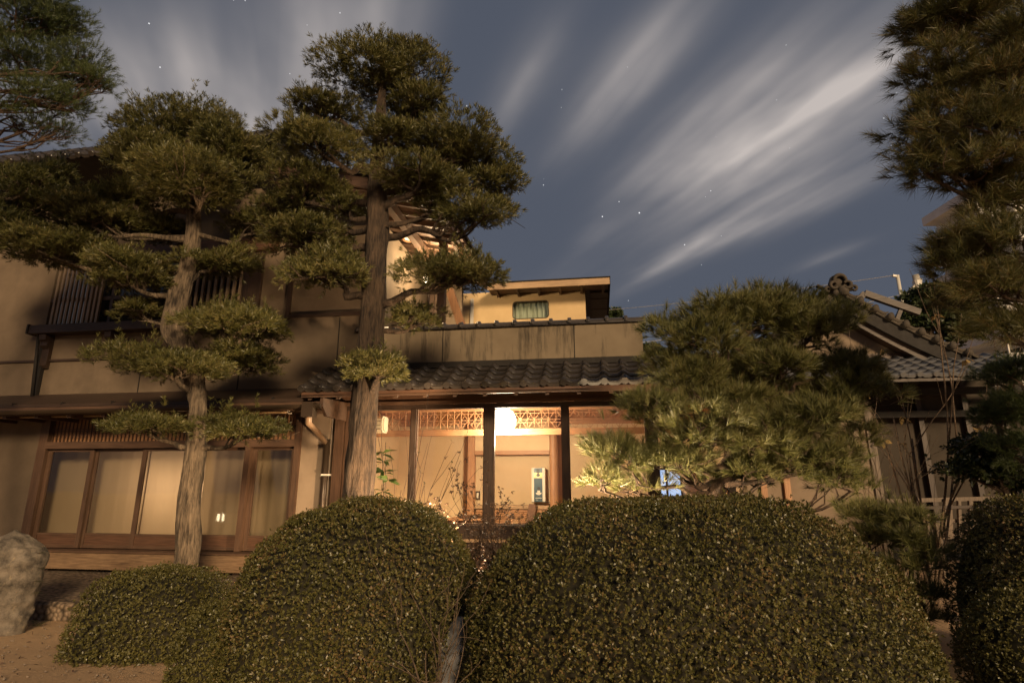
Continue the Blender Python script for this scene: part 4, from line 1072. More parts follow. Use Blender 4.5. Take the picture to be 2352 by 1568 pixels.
def rock(name, label, levels, Yc, depth, mat, amp=.05, n=28, seed=0):
    """levels: (py, px left, px right) silhouette at depth Yc"""
    m = MB(); P = []
    for (py, a, b) in levels:
        l, r = at_y(a, py, Yc), at_y(b, py, Yc); P.append((l.z, (l.x + r.x) / 2, (r.x - l.x) / 2))
    zs_ = np.linspace(P[0][0], P[-1][0], 34)
    zz = [p[0] for p in P]
    for z in zs_:
        cx = np.interp(z, zz, [p[1] for p in P]); hw = np.interp(z, zz, [p[2] for p in P])
        for k in range(n):
            a = 2 * math.pi * k / n
            e = Vector((math.cos(a), math.sin(a), 0))
            q = Vector((cx + e.x * hw, Yc + e.y * depth * (hw / max(p[2] for p in P)), z))
            nv = mnoise.noise(q * 3.2 + Vector((seed, 0, 0))) + .5 * mnoise.noise(q * 8 + Vector((0, seed, 0))) + .3 * mnoise.noise(q * 19)
            q += e * nv * amp; q.z += nv * amp * .4
            m.v.append(tuple(q))
    L = len(zs_)
    for i in range(L - 1):
        for k in range(n): m.f.append((i * n + k, i * n + (k + 1) % n, (i + 1) * n + (k + 1) % n, (i + 1) * n + k))
    m.f.append(tuple((L - 1) * n + k for k in range(n))); m.f.append(tuple(range(n))[::-1])
    o = m.build(name, mat, None, True); tag(o, label, 'rock'); return o
rock('standing_stone', 'tall upright lichen-spotted garden stone on the sand', [(1465, -18, 56), (1445, -16, 62), (1400, -26, 70), (1340, -42, 86), (1290, -48, 97), (1258, -34, 92), (1240, -10, 74), (1228, 10, 60), (1214, 26, 42)], 6.85, .30, M['rock'], .085)
rock('small_rock', 'brown rock leaning behind the foot of the standing stone', [(1440, -140, 30), (1400, -130, 22), (1350, -120, 6), (1335, -90, -20)], 7.4, .3, M['rock'], .05, 20, 5)
rock('grey_boulder', 'grey rough boulder in the gap between the two big clipped bushes', [(1640, 985, 1110), (1540, 1000, 1100), (1470, 1015, 1092), (1425, 1040, 1085), (1415, 1052, 1075)], 4.9, .25, M['rock_grey'], .09, 22, 9)

# timber fence by the gabled house
fy = 8.4
fen = empty('timber_fence', at_z(2150, 1330, 0)); tag(fen, 'weathered low timber rail fence with upright bars by the gabled house', 'fence')
fb = fen.location
def fpt(px, py, dy=0): return at_y(px, py, fb.y + dy) - fb
def fbar(name, a, b, w, h=None, mat='grey_wood'): MB().bar(a, b, w, h).build(name, M[mat], fen)
fbar('rail', fpt(2025, 1168), fpt(2360, 1160), .05, .05, 'wood_dark_h')
fbar('rail', fpt(2035, 1150, .1), fpt(2360, 1142, .1), .06, .07)
for (px, y0, y1, w) in ((2060, 1168, 1215, .05), (2092, 1175, 1290, .05), (2130, 1180, 1300, .05), (2176, 1146, 1232, .13), (2202, 1150, 1240, .05), (2228, 1150, 1238, .06), (2262, 1150, 1260, .05), (2300, 1150, 1260, .05), (2340, 1150, 1260, .05)):
    a = fpt(px, y0, .04); b = fpt(px + 3, y1, .04); b.z = max(-fb.z, b.z if px > 2150 and px < 2240 else -fb.z)
    fbar('upright', a, b, w, .05)
fbar('rail', fpt(2165, 1196, .1), fpt(2240, 1194, .1), .04, .06); fbar('rail', fpt(2165, 1234, .1), fpt(2240, 1232, .1), .04, .05)
for px in (2150, 2236): a = fpt(px, 1200, .1); b = a.copy(); b.z = 0; fbar('upright', a, b, .07)

# utility pole, antenna mast and wires
def pole(name, label, px, py, Yd, r, mat, extra=None):
    p = at_y(px, py, Yd); o = empty(name, (p.x, p.y, 0)); tag(o, label, 'pole')
    MB().tube([(0, 0, 0), (0, 0, p.z)], [r * 1.3, r], 12).build('shaft', mat, o, True); return o, p
po, pt_ = pole('utility_pole', 'pale concrete utility pole above the gabled house', 2103, 632, 30, .17, M['concrete'])
q = at_y(2076, 682, 30) - Vector((po.location.x, po.location.y, 0)); t = at_y(2103, 655, 30) - Vector((po.location.x, po.location.y, 0))
MB().bar(q, t, .16).build('cross_arm', M['concrete'], po)
MB().bar(t + Vector((.1, 0, .0)), at_y(2115, 640, 30) - po.location, .09).bar(at_y(2115, 640, 30) - po.location, at_y(2114, 668, 30) - po.location, .09).build('insulator_arm', M['metal_white'], po)
MB().tube([(0, 0, t.z - .2), (0, 0, t.z + .25)], [.22, .22], 12).build('band', M['metal_white'], po)
mo, mp = pole('antenna_mast', 'slim white steel mast with a bent top above the gabled house', 2061, 632, 18, .055, M['metal_white'])
MB().bar((0, 0, mp.z - .04), at_y(2050, 633, 18) - mo.location, .07).build('top_arm', M['metal_white'], mo)
def wire(label, a, b, sag, r=.006):
    pts = [a.lerp(b, i / 24) + Vector((0, 0, -sag * 4 * (i / 24) * (1 - i / 24))) for i in range(25)]
    w = MB().tube(pts, [r] * 25, 4).build('overhead_wire', M['metal_white'], None); tag(w, label, 'wire')
wire('thin overhead wire running left from the bent mast top', at_y(2050, 633, 18), at_y(1330, 717, 26), .12, .009)
wire('thin overhead wire running left from the concrete pole', at_y(2088, 672, 30), at_y(1360, 800, 30), .3, .010)
tw_o = at_y(2120, 520, 72) + Vector((3.4, -10, 0)); tow = empty('apartment_tower', (tw_o.x, tw_o.y, 0)); tag(tow, 'tall white apartment block with balconies behind the right pine', 'building')
ztop = at_y(2150, 415, 62).z
box('wall', M['white_render'], tow, 0, 16, 0, 12, 0, ztop)
for i in range(14):
    z = ztop - 1.2 - i * 3.0
    if z < 1: break
    bo_ = box('balcony_slab', M['white_render'], tow, -3.4, 0, 1, 10, z, z + .22)
    box('balcony_front', M['white_render'], bo_, -3.4, -3.25, 1, 10, z + .22, z + 1.15)
    box('balcony_side', M['white_render'], bo_, -3.25, 0, 1, 1.12, z + .22, z + 1.15)
    box('balcony_post', M['metal_white'], bo_, -3.2, -3.05, 1.2, 1.35, z + 1.15, z + 3.0)
    box('window', M['black'], bo_, -.02, -.001, 3, 6, z + .3, z + 2.3)
    for k in range(3): box('window', M['black'], bo_, 2 + k * 4.5, 4.2 + k * 4.5, -.02, -.001, z + .9, z + 2.3)

# ------------------------------------------------------------------ trees
PADK = 1.07
def jitter_path(rng, a, b, n, amp, sag=0.0):
    a, b = Vector(a), Vector(b); L = (b - a).length; out = []
    off = [Vector(rng.normal(0, 1, 3)) * amp * L for _ in range(n + 1)]
    for i in range(n + 1):
        f = i / n; e = math.sin(math.pi * f)
        out.append(a.lerp(b, f) + off[i] * (e if 0 < i < n else 0) + Vector((0, 0, -sag * L * e)))
    return out
def smooth_path(pts, sub=5):
    out = []; n = len(pts)
    for i in range(n - 1):
        p0, p1, p2, p3 = pts[max(i - 1, 0)], pts[i], pts[i + 1], pts[min(i + 2, n - 1)]
        for k in range(sub):
            t = k / sub
            out.append(.5 * ((2 * p1) + (p2 - p0) * t + (2 * p0 - 5 * p1 + 4 * p2 - p3) * t * t + (3 * p1 - p0 - 3 * p2 + p3) * t ** 3))
    out.append(pts[-1]); return out
def nearest(path, q, below=.25):
    best = min(range(len(path)), key=lambda i: (path[i] - q).length + (4 if path[i].z > q.z - below else 0)); return best
def make_tree(name, label, cat, trunk_px, Yd, radii, pads, leaf_kind, bark_m, seed, dens=1.0, depth_k=.85, limb_r=.05, twig_n=7, fork=None, group=None, base_z=0.0):
    rng = np.random.default_rng(seed)
    pts = [at_y(px, py, Yd + dy) for (px, py, dy) in trunk_px]
    base = pts[0].copy(); base.z = base_z; pts = [base] + pts[1:] if abs(pts[0].z - base_z) < .4 else [base] + pts
    radii = [radii[0]] + list(radii) if len(pts) > len(radii) else radii
    root = empty(name, base); tag(root, label, cat, group)
    sp = smooth_path(pts, 10); rr = np.interp(np.linspace(0, 1, len(sp)), np.linspace(0, 1, len(radii)), radii)
    loc = [p - base for p in sp]
    MB().tube(loc, list(rr), 44, True, .22).build('trunk', bark_m, root, True)
    for pad in pads:
        (px, py, hw, hh) = pad[:4]; dy = pad[4] if len(pad) > 4 else rng.uniform(-.45, .35); dk = pad[5] if len(pad) > 5 else 1.0
        Yp = Yd + dy; c = at_y(px, py, Yp); sc = (at_y(px + 10, py, Yp) - at_y(px - 10, py, Yp)).x / 20
        rx, rz = hw * sc * PADK, hh * sc * PADK; ry = max(.3, rx * depth_k)
        spec = KINDS_[leaf_kind]
        area = 4 * math.pi * ((rx * ry) ** 1.6 / 3 + (rx * rz) ** 1.6 / 3 + (ry * rz) ** 1.6 / 3) ** (1 / 1.6)
        n = max(30, int(area * spec['per_m2'] * dens * dk))
        P, ax, lobes = pad_points(rng, c, rx, ry, rz, n)
        out = []
        # a few stray shoots break the outline
        ns = max(3, n // 40); si = rng.choice(n, ns)
        P[si] += ax[si] * rng.uniform(.04, .14, (ns, 1)) + np.array([[0, 0, 1]]) * rng.uniform(0, .08, (ns, 1))
        out.append(leaves(rng, P - np.array(base)[None], ax, spec['k'], spec['L'], spec['W'], spec['spread'], spec['shoot'], spec['needle'], spec.get('droop', 0)))
        if spec.get('stray'):
            # upright young shoots, a row of leaf whorls each
            top = P[np.argsort(-P[:, 2])[:max(3, n // 60)]]
            for q in top[rng.choice(len(top), max(1, len(top) // 2), replace=False)]:
                h = rng.uniform(.06, .22); k_ = int(h / .04) + 1
                st_ = np.array([q + np.array([rng.normal(0, .008) * i, rng.normal(0, .008) * i, h * i / k_]) for i in range(k_ + 1)])
                out.append(leaves(rng, st_ - np.array(base)[None], np.tile([[0, 0, 1.0]], (len(st_), 1)), 7, spec['L'] * .9, spec['W'], (25, 55), .03, False))
        V = np.concatenate(out)
        o = link(bpy.data.objects.new('foliage_pad', np_mesh('foliage_pad', V, 3 if spec['needle'] else 4, spec['mat'])), root)
        # limb out to the cushion
        lb = MB(); i = nearest(sp, c); a = sp[i]; cc = c - Vector((0, 0, rz * .35))
        main = smooth_path(jitter_path(rng, a, cc, 4, .07, .04), 3)
        r0 = min(limb_r * (.5 + .5 * min(1, rx)), rr[i] * .7)
        lb.tube([p - base for p in main], list(np.linspace(r0, r0 * .35, len(main))), 8, True, .1)
        for li in range(min(twig_n, len(lobes))):
            q = Vector(lobes[li]); s = main[int(len(main) * rng.uniform(.55, .98))]
            tp = smooth_path(jitter_path(rng, s, q, 3, .10, -.02), 2)
            lb.tube([p - base for p in tp], list(np.linspace(r0 * .4, r0 * .10, len(tp))), 5)
            for _ in range(4):
                e = q + Vector(rng.normal(0, 1, 3)) * .28 * rx * Vector((1, 1, .5)).length / 1.5; e.z = q.z + abs(rng.normal(0, .22)) * rz
                t2 = jitter_path(rng, tp[-2], e, 2, .1)
                lb.tube([p - base for p in t2], list(np.linspace(r0 * .16, r0 * .05, len(t2))), 4)
        lb.build('limb', bark_m, root, True)
    return root
KINDS_ = {
 'maki': dict(per_m2=300, k=13, L=.084, W=.0105, spread=(12, 58), shoot=.06, needle=False, mat=M['maki'], stray=True),
 'maki_pale': dict(per_m2=230, k=13, L=.088, W=.0125, spread=(10, 50), shoot=.06, needle=False, mat=M['maki_pale'], stray=True),
 'pine': dict(per_m2=100, k=40, L=.135, W=.0068, spread=(6, 60), shoot=.07, needle=True, mat=M['needle']),
 'pine_big': dict(per_m2=92, k=46, L=.155, W=.0058, spread=(6, 70), shoot=.10, needle=True, mat=M['needle_old'], droop=.12),
 'pine_green': dict(per_m2=170, k=34, L=.10, W=.0055, spread=(15, 70), shoot=.06, needle=True, mat=M['needle_green']),
 'pine_short': dict(per_m2=330, k=24, L=.062, W=.0038, spread=(15, 65), shoot=.07, needle=True, mat=M['needle_green']),
 'broad': dict(per_m2=220, k=8, L=.07, W=.034, spread=(25, 80), shoot=.06, needle=False, mat=M['dark_leaf'], droop=.15),
 'far': dict(per_m2=110, k=8, L=.16, W=.08, spread=(20, 80), shoot=.1, needle=False, mat=M['far_leaf']),
}
TA, TB = 8.0, 7.3
make_tree('cloud_pruned_tree', 'cloud-pruned evergreen with a pale crooked trunk before the sliding doors', 'tree',
    [(426, 1345, 0), (432, 1230, 0), (436, 1130, 0), (448, 1030, 0), (455, 930, .02), (436, 830, .05), (400, 755, .05), (412, 680, .05), (436, 590, 0), (444, 500, 0), (436, 400, 0), (430, 310, 0)], TA,
    [.15, .138, .132, .14, .12, .128, .155, .14, .115, .095, .07, .04],
    [(430, 300, 150, 80, 0), (335, 360, 105, 62, -.2), (540, 350, 95, 78, -.1), (470, 435, 165, 62, -.3), (280, 455, 95, 55, .1), (215, 500, 115, 58, -.2), (110, 565, 140, 62, 0), (40, 525, 85, 55, .3), (215, 600, 115, 45, .2),
     (300, 635, 125, 46, -.2), (500, 605, 92, 42, .1), (380, 540, 70, 36, .3), (335, 722, 62, 36, .3, .8), (545, 758, 140, 52, -.1), (560, 830, 108, 36, .2, .9), (390, 845, 142, 52, -.3), (340, 985, 98, 34, -.2), (562, 987, 96, 44, -.1), (590, 520, 70, 45, .4, .8)],
    'maki', M['bark'], 11, limb_r=.06)
make_tree('cloud_pruned_tree', 'tall cloud-pruned evergreen with a thick straight trunk before the lit wing', 'tree',
    [(818, 1190, 0), (826, 1050, 0), (840, 900, 0), (853, 750, 0), (862, 600, 0), (866, 470, 0), (868, 380, 0), (875, 250, 0), (880, 190, 0)], TB,
    [.19, .182, .17, .162, .15, .138, .10, .065, .045],
    [(880, 185, 140, 78, 0), (890, 130, 80, 40, .1, .8), (742, 262, 88, 40, .1), (960, 262, 85, 45, .2), (745, 345, 118, 52, -.2), (1055, 345, 142, 72, -.1), (900, 315, 80, 42, -.3), (960, 415, 120, 46, -.3), (1100, 415, 85, 48, .2), (1095, 495, 95, 50, 0),
     (690, 445, 108, 52, .2), (705, 545, 115, 48, .3), (768, 628, 108, 60, -.3), (1035, 632, 122, 56, -.3), (950, 732, 70, 40, .2, .7), (875, 845, 97, 42, -.35), (650, 500, 60, 40, .4, .8), (1000, 480, 60, 30, .1, .5), (790, 480, 60, 36, .2, .7)],
    'maki', M['bark_dark'], 12, limb_r=.075)
make_tree('broad_yew_pine', 'pale green leafy yew pine crowding the upper left wall', 'tree',
    [(-120, 1400, 0), (-110, 900, 0), (-70, 600, 0), (-40, 470, 0)], 7.6, [.12, .1, .07, .05],
    [(40, 430, 95, 75, 0), (120, 405, 50, 42, 0), (15, 520, 70, 55, .1), (90, 480, 70, 45, .2)], 'maki_pale', M['bark'], 13)
make_tree('pine_tree', 'dark green fine-needled pine hanging above the upper left roof', 'tree',
    [(-420, 1500, 0), (-400, 900, 0), (-330, 400, 0), (-160, 150, 0), (-40, 60, 0)], 6.0, [.16, .15, .12, .09, .05],
    [(60, 50, 130, 80, 0), (135, 60, 90, 70, .2), (150, 150, 85, 65, -.1), (40, 150, 110, 75, .2), (195, 180, 50, 38, 0, .8), (235, 190, 24, 18, 0, .8), (60, 235, 110, 50, -.1, .8), (165, 245, 62, 38, .1, .8), (60, 290, 90, 34, .1, .6), (130, 300, 40, 22, .1, .5)],
    'pine_short', M['pine_bark'], 14, dens=.9)
make_tree('pine_tree', 'broad shaped pine with long pale needles before the lit wing', 'tree',
    [(1610, 1330, .2), (1640, 1130, .2), (1700, 1040, .2), (1760, 930, .15), (1730, 850, .1), (1690, 780, .1)], 6.5, [.13, .11, .10, .08, .065, .04],
    [(1720, 735, 165, 78, 0), (1800, 720, 110, 62, .2), (1620, 790, 110, 82, -.1), (1870, 770, 105, 68, .1), (1720, 820, 110, 55, .3, .8), (1590, 880, 95, 60, -.2), (1690, 890, 110, 45, .3, .8), (1920, 850, 80, 52, 0), (1940, 920, 112, 58, -.1), (1830, 900, 70, 45, .3, .7),
     (1500, 950, 105, 58, -.3), (1620, 985, 150, 66, -.4), (1760, 1010, 130, 62, -.3), (1440, 1045, 100, 62, -.2), (1560, 1065, 120, 48, -.1), (1860, 1055, 135, 66, -.2), (1950, 1110, 85, 48, 0, .8), (1740, 1095, 105, 45, .1, .8), (1375, 1110, 52, 40, -.1, .5), (1460, 1120, 60, 34, .2, .5), (1640, 1105, 60, 30, .3, .5), (1550, 850, 70, 50, .1), (1790, 850, 100, 52, -.2), (1985, 880, 62, 50, .1), (1680, 930, 110, 48, -.1), (1840, 965, 110, 50, -.3), (1960, 1000, 70, 46, .2, .7), (1540, 760, 50, 46, .1, .8), (1930, 740, 60, 44, .2, .8)],
    'pine', M['pine_bark'], 15, depth_k=.65, limb_r=.045)
make_tree('pine_tree', 'large near pine with brown-tipped drooping needles along the right edge', 'tree',
    [(2700, 1500, 0), (2660, 900, 0), (2600, 400, 0), (2520, 50, 0)], 5.0, [.2, .18, .15, .1],
    [(2260, 30, 160, 70, 0), (2180, 70, 110, 60, .1), (2330, 120, 110, 80, -.2), (2160, 180, 105, 65, 0), (2260, 200, 110, 70, -.2), (2130, 285, 95, 55, .1), (2240, 310, 120, 70, -.2), (2340, 300, 80, 80, -.1), (2120, 385, 78, 42, .1), (2210, 400, 120, 48, 0), (2330, 430, 90, 50, .1), (2285, 480, 75, 38, .2),
     (2212, 560, 66, 36, .1), (2290, 560, 110, 60, -.1), (2215, 620, 85, 45, .1), (2300, 660, 110, 65, -.1), (2220, 690, 70, 42, .3, .8), (2330, 760, 100, 62, 0)],
    'pine_big', M['pine_bark'], 16, limb_r=.06, twig_n=6)
make_tree('pine_tree', 'smaller dark green pine below the large near pine', 'tree',
    [(2480, 1450, 0), (2470, 1150, 0), (2440, 950, 0)], 6.4, [.1, .08, .05],
    [(2310, 870, 70, 55, 0), (2340, 950, 80, 60, 0), (2290, 960, 55, 42, .1, .8), (2340, 1040, 75, 50, 0)], 'pine_green', M['pine_bark'], 17)
make_tree('evergreen_shrub', 'dark broad-leaved shrub beside the gabled house wall', 'shrub',
    [(2330, 1420, 0), (2320, 1200, 0), (2300, 1100, 0)], 6.9, [.05, .04, .03],
    [(2250, 1040, 62, 45, 0), (2290, 1085, 75, 42, 0), (2215, 1080, 38, 26, 0), (2340, 1110, 50, 40, 0)], 'broad', M['pine_bark'], 18)
make_tree('broadleaf_tree', 'dark leafy tree rising behind the gabled roof', 'tree',
    [(2150, 1200, 0), (2145, 900, 0), (2135, 750, 0)], 15.0, [.16, .14, .08],
    [(2120, 690, 42, 36, 0), (2160, 730, 60, 55, 0), (2110, 750, 45, 40, 0), (2200, 760, 60, 50, 0)], 'far', M['bark_dark'], 19, dens=.8)
make_tree('broadleaf_tree', 'small rounded far tree behind the annex eave', 'tree',
    [(1408, 1100, 0), (1408, 900, 0), (1408, 760, 0)], 26.0, [.2, .16, .1], [(1406, 726, 24, 24, 0), (1396, 738, 22, 20, 0)], 'far', M['bark_dark'], 20, dens=.8)
make_tree('broadleaf_tree', 'dark far treetop beyond the end of the parapet', 'tree',
    [(1496, 1100, 0), (1496, 900, 0), (1496, 830, 0)], 22.0, [.2, .16, .1], [(1492, 806, 22, 17, 0), (1520, 815, 24, 20, 0)], 'far', M['bark_dark'], 21, dens=.8)

# ------------------------------------------------------------------ clipped bushes
def bush(name, label, px, Yc, rx, ry, h, mat, seed, per=1500, L=.028, W=.0150, k=6, e=2.5, lump=.06, py=1400):
    rng = np.random.default_rng(seed)
    cx = at_y(px, py, Yc).x
    root = empty(name, (cx, Yc, 0)); tag(root, label, 'bush', 'clipped round bushes')
    area = 2 * math.pi * ((rx * ry) ** 1.6 / 3 + (rx * h) ** 1.6 / 3 + (ry * h) ** 1.6 / 3) ** (1 / 1.6) * 1.25
    n = int(area * per)
    ii = np.arange(n) + .5; zz_ = 1 - ii / n; aa = ii * 2.399963
    d = np.stack([np.cos(aa) * np.sqrt(1 - zz_ ** 2), np.sin(aa) * np.sqrt(1 - zz_ ** 2), zz_], 1) + rng.normal(0, .35 / math.sqrt(n), (n, 3)); d[:, 2] = np.abs(d[:, 2])
    d = d * np.array([[rx, ry, h]]) ** .8; d = norm(d)
    d = d[(d[:, 1] < .3) | (rng.uniform(0, 1, n) < .5)]; n = len(d)
    def radius(d):
        s = (np.abs(d[:, 0] / rx) ** e + np.abs(d[:, 1] / ry) ** e) ** (2.0 / e)
        s = (s ** (e / 2) + np.abs(d[:, 2] / h) ** e) ** (-1.0 / e)
        return s
    r = radius(d)
    ln_ = np.array([mnoise.noise(Vector(x * 2.3) + Vector((seed, 0, 0))) + .5 * mnoise.noise(Vector(x * 6.1) + Vector((0, seed, 0))) for x in d])
    dep = rng.uniform(0, 1, n) ** 2 * .07
    P = d * (r * (1 + lump * ln_) - dep + rng.normal(0, .008, n))[:, None]
    eps = 1e-3
    nr = norm(np.stack([np.sign(d[:, i]) * np.abs(P[:, i] / s) ** (e - 1) / s for i, s in enumerate((rx, ry, h))], 1))
    ax = norm(nr + rng.normal(0, .45, (n, 3)) + np.array([[0, 0, .25]]))
    st_i = rng.choice(n, n // 22); P[st_i] += ax[st_i] * rng.uniform(.01, .05, (len(st_i), 1))
    V = np.concatenate([leaves(rng, P[0::2], ax[0::2], k, L, W, (20, 80), .02), leaves(rng, P[1::2], ax[1::2], k, L * .78, W * .85, (15, 85), .03)])
    link(bpy.data.objects.new('foliage', np_mesh('foliage', V, 4, mat)), root)
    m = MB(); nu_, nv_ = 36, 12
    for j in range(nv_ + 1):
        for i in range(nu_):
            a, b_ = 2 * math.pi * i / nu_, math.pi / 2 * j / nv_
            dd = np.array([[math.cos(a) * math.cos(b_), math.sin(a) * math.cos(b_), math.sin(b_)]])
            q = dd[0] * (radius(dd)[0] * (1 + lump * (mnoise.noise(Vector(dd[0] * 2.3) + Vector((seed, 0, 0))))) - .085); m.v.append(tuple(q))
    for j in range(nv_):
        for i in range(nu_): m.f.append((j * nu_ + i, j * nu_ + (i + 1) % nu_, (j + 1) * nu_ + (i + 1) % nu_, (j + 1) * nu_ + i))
    m.build('shaded_twig_mass', M['bush_core'], root, True)  # dark inner shell added to block light behind the leaves
    return root
bush('clipped_bush', 'huge domed clipped bush before the broad pine and the window sill', 1566, 5.0, 1.74, 1.45, 1.50, M['box'], 31)
bush('clipped_bush', 'large domed clipped bush at the foot of the thick straight trunk', 832, 5.6, 1.04, 1.15, 1.42, M['box'], 32, e=2.8)
bush('clipped_bush', 'low clipped bush at the foot of the pale crooked trunk beside the sand', 362, 6.35, .62, .68, .72, M['box_bright'], 33, e=3.6)
bush('clipped_bush', 'tall clipped bush at the fence side of the huge domed bush', 2435, 5.3, .72, .8, 1.50, M['box'], 34)
bush('clipped_bush', 'low reddish clipped bush under the tall one on the fence side', 2385, 4.75, .55, .5, .78, M['box_bright'], 35)
bush('clipped_bush', 'small clipped bush wedged between the low bush and the large domed one', 500, 5.3, .28, .36, .58, M['box_bright'], 36)

# ------------------------------------------------------------------ loose shrubs, bare twigs and small plants
def branch(m, rng, p, d, L, r, depth, tips, spread=.5, kids=(2, 4), curve=.18, up=.1, minr=.0018):
    n = 5; pts = [p]; q = Vector(p); dd = Vector(d).normalized()
    for i in range(n):
        dd = (dd + Vector(rng.normal(0, curve, 3)) + Vector((0, 0, up * .3))).normalized(); q = q + dd * (L / n); pts.append(q.copy())
    m.tube(pts, list(np.linspace(r, max(r * .45, minr), n + 1)), 5)
    if depth == 0: tips.append((pts[-1], dd)); return
    for _ in range(int(rng.integers(kids[0], kids[1] + 1))):
        i = int(rng.integers(2, n + 1)); nd = (dd + Vector(rng.normal(0, spread, 3))).normalized()
        branch(m, rng, pts[i], nd, L * rng.uniform(.45, .8), max(r * .5, minr), depth - 1, tips, spread, kids, curve, up, minr)
    tips.append((pts[-1], dd))
def leafed(name, label, cat, base, stems, mat_twig, leafspec=None, seed=1, depth=2, r=.008, spread=.5, kids=(2, 3), leaf_name='foliage', curve=.14, up=.1, keep=1.0, extra=1):
    rng = np.random.default_rng(seed); root = empty(name, base); tag(root, label, cat)
    tips = []
    for (tx, ty, dy) in stems:
        e = at_y(tx, ty, base.y + dy); d = e - base; m = MB()
        branch(m, rng, Vector((rng.normal(0, .02), rng.normal(0, .02), 0)), d, d.length * .8, r, depth, tips, spread, kids, curve, up)
        m.build('stem', mat_twig, root, True)
    if leafspec:
        (k, L, W, sp, mat, droop) = leafspec
        tp = [t for t in tips if rng.uniform() < keep]
        P = np.array([t[0] for t in tp]); A = np.array([t[1] for t in tp])
        if extra > 1: P = np.repeat(P, extra, 0) + rng.normal(0, .035, (len(P) * extra, 3)); A = np.repeat(A, extra, 0) + rng.normal(0, .4, (len(A) * extra, 3))
        V = leaves(rng, P, A, k, L, W, sp, .03, False, droop)
        link(bpy.data.objects.new(leaf_name, np_mesh(leaf_name, V, 4, mat)), root)
    return root
def gb(px, Yd): q = at_y(px, 1200, Yd); return Vector((q.x, q.y, 0))
leafed('loose_shrub', 'loose reddish-leaved shrub glowing between the two big domed bushes', 'shrub', gb(1112, 6.05), [(1060, 1225, 0), (1085, 1200, .1), (1110, 1195, -.1), (1140, 1205, 0), (1165, 1240, .1), (1100, 1230, .2), (1130, 1230, -.15), (1075, 1250, 0)], M['twig'],
       (7, .032, .016, (20, 80), M['shrub_pink'], .1), 41, 3, .009, .55, (2, 4), extra=3)
leafed('twiggy_shrub', 'bare thin-branched shrub with a few dark leaves in front of the lit window', 'shrub', gb(905, 7.9), [(878, 925, 0), (884, 955, .1), (1005, 965, 0), (1060, 1000, 0), (960, 1010, .1), (985, 1040, -.1), (1020, 1060, 0), (1040, 1090, .1), (940, 1060, .1), (1010, 1120, 0)], M['twig'],
       (3, .04, .016, (20, 80), M['dark_leaf'], .3), 42, 1, .0075, .30, (1, 3), curve=.05, up=.05, keep=.5)
rh = leafed('broad_leaf_plant', 'young plant with long glossy drooping leaves beside the thick trunk', 'plant', gb(884, 7.6), [(882, 1040, 0), (886, 1100, 0), (878, 1140, .05), (896, 1150, -.05)], M['twig'],
       None, 43, 0, .008, .3, curve=.03)
rng = np.random.default_rng(44); bsh = rh.location
P = []; 
for py in (1042, 1062, 1085, 1105, 1130, 1150, 1165): q = at_y(884 + rng.uniform(-8, 8), py, 7.6); P.append(np.array(q - bsh))
for i, p in enumerate(P):
    V = leaves(rng, p[None], np.array([[0, 0, 1.0]]), 8, .21, .064, (55, 105), .03, False, .3)
    link(bpy.data.objects.new('leaf_whorl', np_mesh('leaf_whorl', V, 4, M['big_leaf'])), rh)
leafed('bare_sapling', 'bare twiggy shrub in the dark gap before the grey boulder', 'shrub', gb(1010, 4.3), [(900, 1385, 0), (955, 1400, 0), (1000, 1395, 0), (1060, 1380, .1), (1065, 1440, 0), (985, 1450, -.1), (1075, 1500, 0)], M['twig_pale'],
       None, 45, 2, .008, .45, (1, 3), curve=.12)
leafed('bare_tree', 'slender bare forked tree with a few yellow leaves before the gabled house', 'tree', gb(2116, 7.6), [(2055, 880, 0), (2090, 850, 0), (2140, 860, 0), (2190, 850, 0), (2070, 960, .1), (2150, 920, 0), (2205, 900, 0)], M['twig_pale'],
       (3, .11, .07, (80, 150), M['dry_leaf'], .5), 46, 2, .022, .32, (1, 3), curve=.06, up=.15, keep=.28)
leafed('dry_leaf_twigs', 'thin bare twigs beside the corner post of the gabled house', 'shrub', gb(2030, 7.4), [(1985, 1000, 0), (2030, 985, 0), (2060, 1010, 0), (2010, 1060, 0), (1960, 1040, 0)], M['twig_pale'], None, 47, 2, .008, .45, (2, 3), curve=.08)
# young pine in the gap on the right
make_tree('pine_sapling', 'thin young pine sapling standing before the timber fence', 'tree', [(2095, 1500, 0), (2092, 1350, 0), (2090, 1180, 0)], 5.9, [.02, .017, .008],
    [(2090, 1195, 26, 30, 0), (2075, 1240, 36, 24, 0), (2115, 1262, 36, 22, 0), (2090, 1300, 52, 28, 0, .8), (2065, 1350, 40, 26, 0, .8), (2120, 1370, 42, 28, 0, .8), (2095, 1420, 50, 30, .1, .7)], 'pine', M['twig'], 48, limb_r=.01, twig_n=4)
make_tree('pine_sapling', 'low young pine tuft at the back rim of the huge domed bush', 'tree', [(2000, 1400, 0), (2000, 1300, 0), (1995, 1230, 0)], 6.3, [.02, .018, .01],
    [(1985, 1190, 50, 30, 0), (2035, 1205, 44, 34, 0), (2010, 1240, 50, 34, 0)], 'pine', M['twig'], 49, limb_r=.012, twig_n=4)
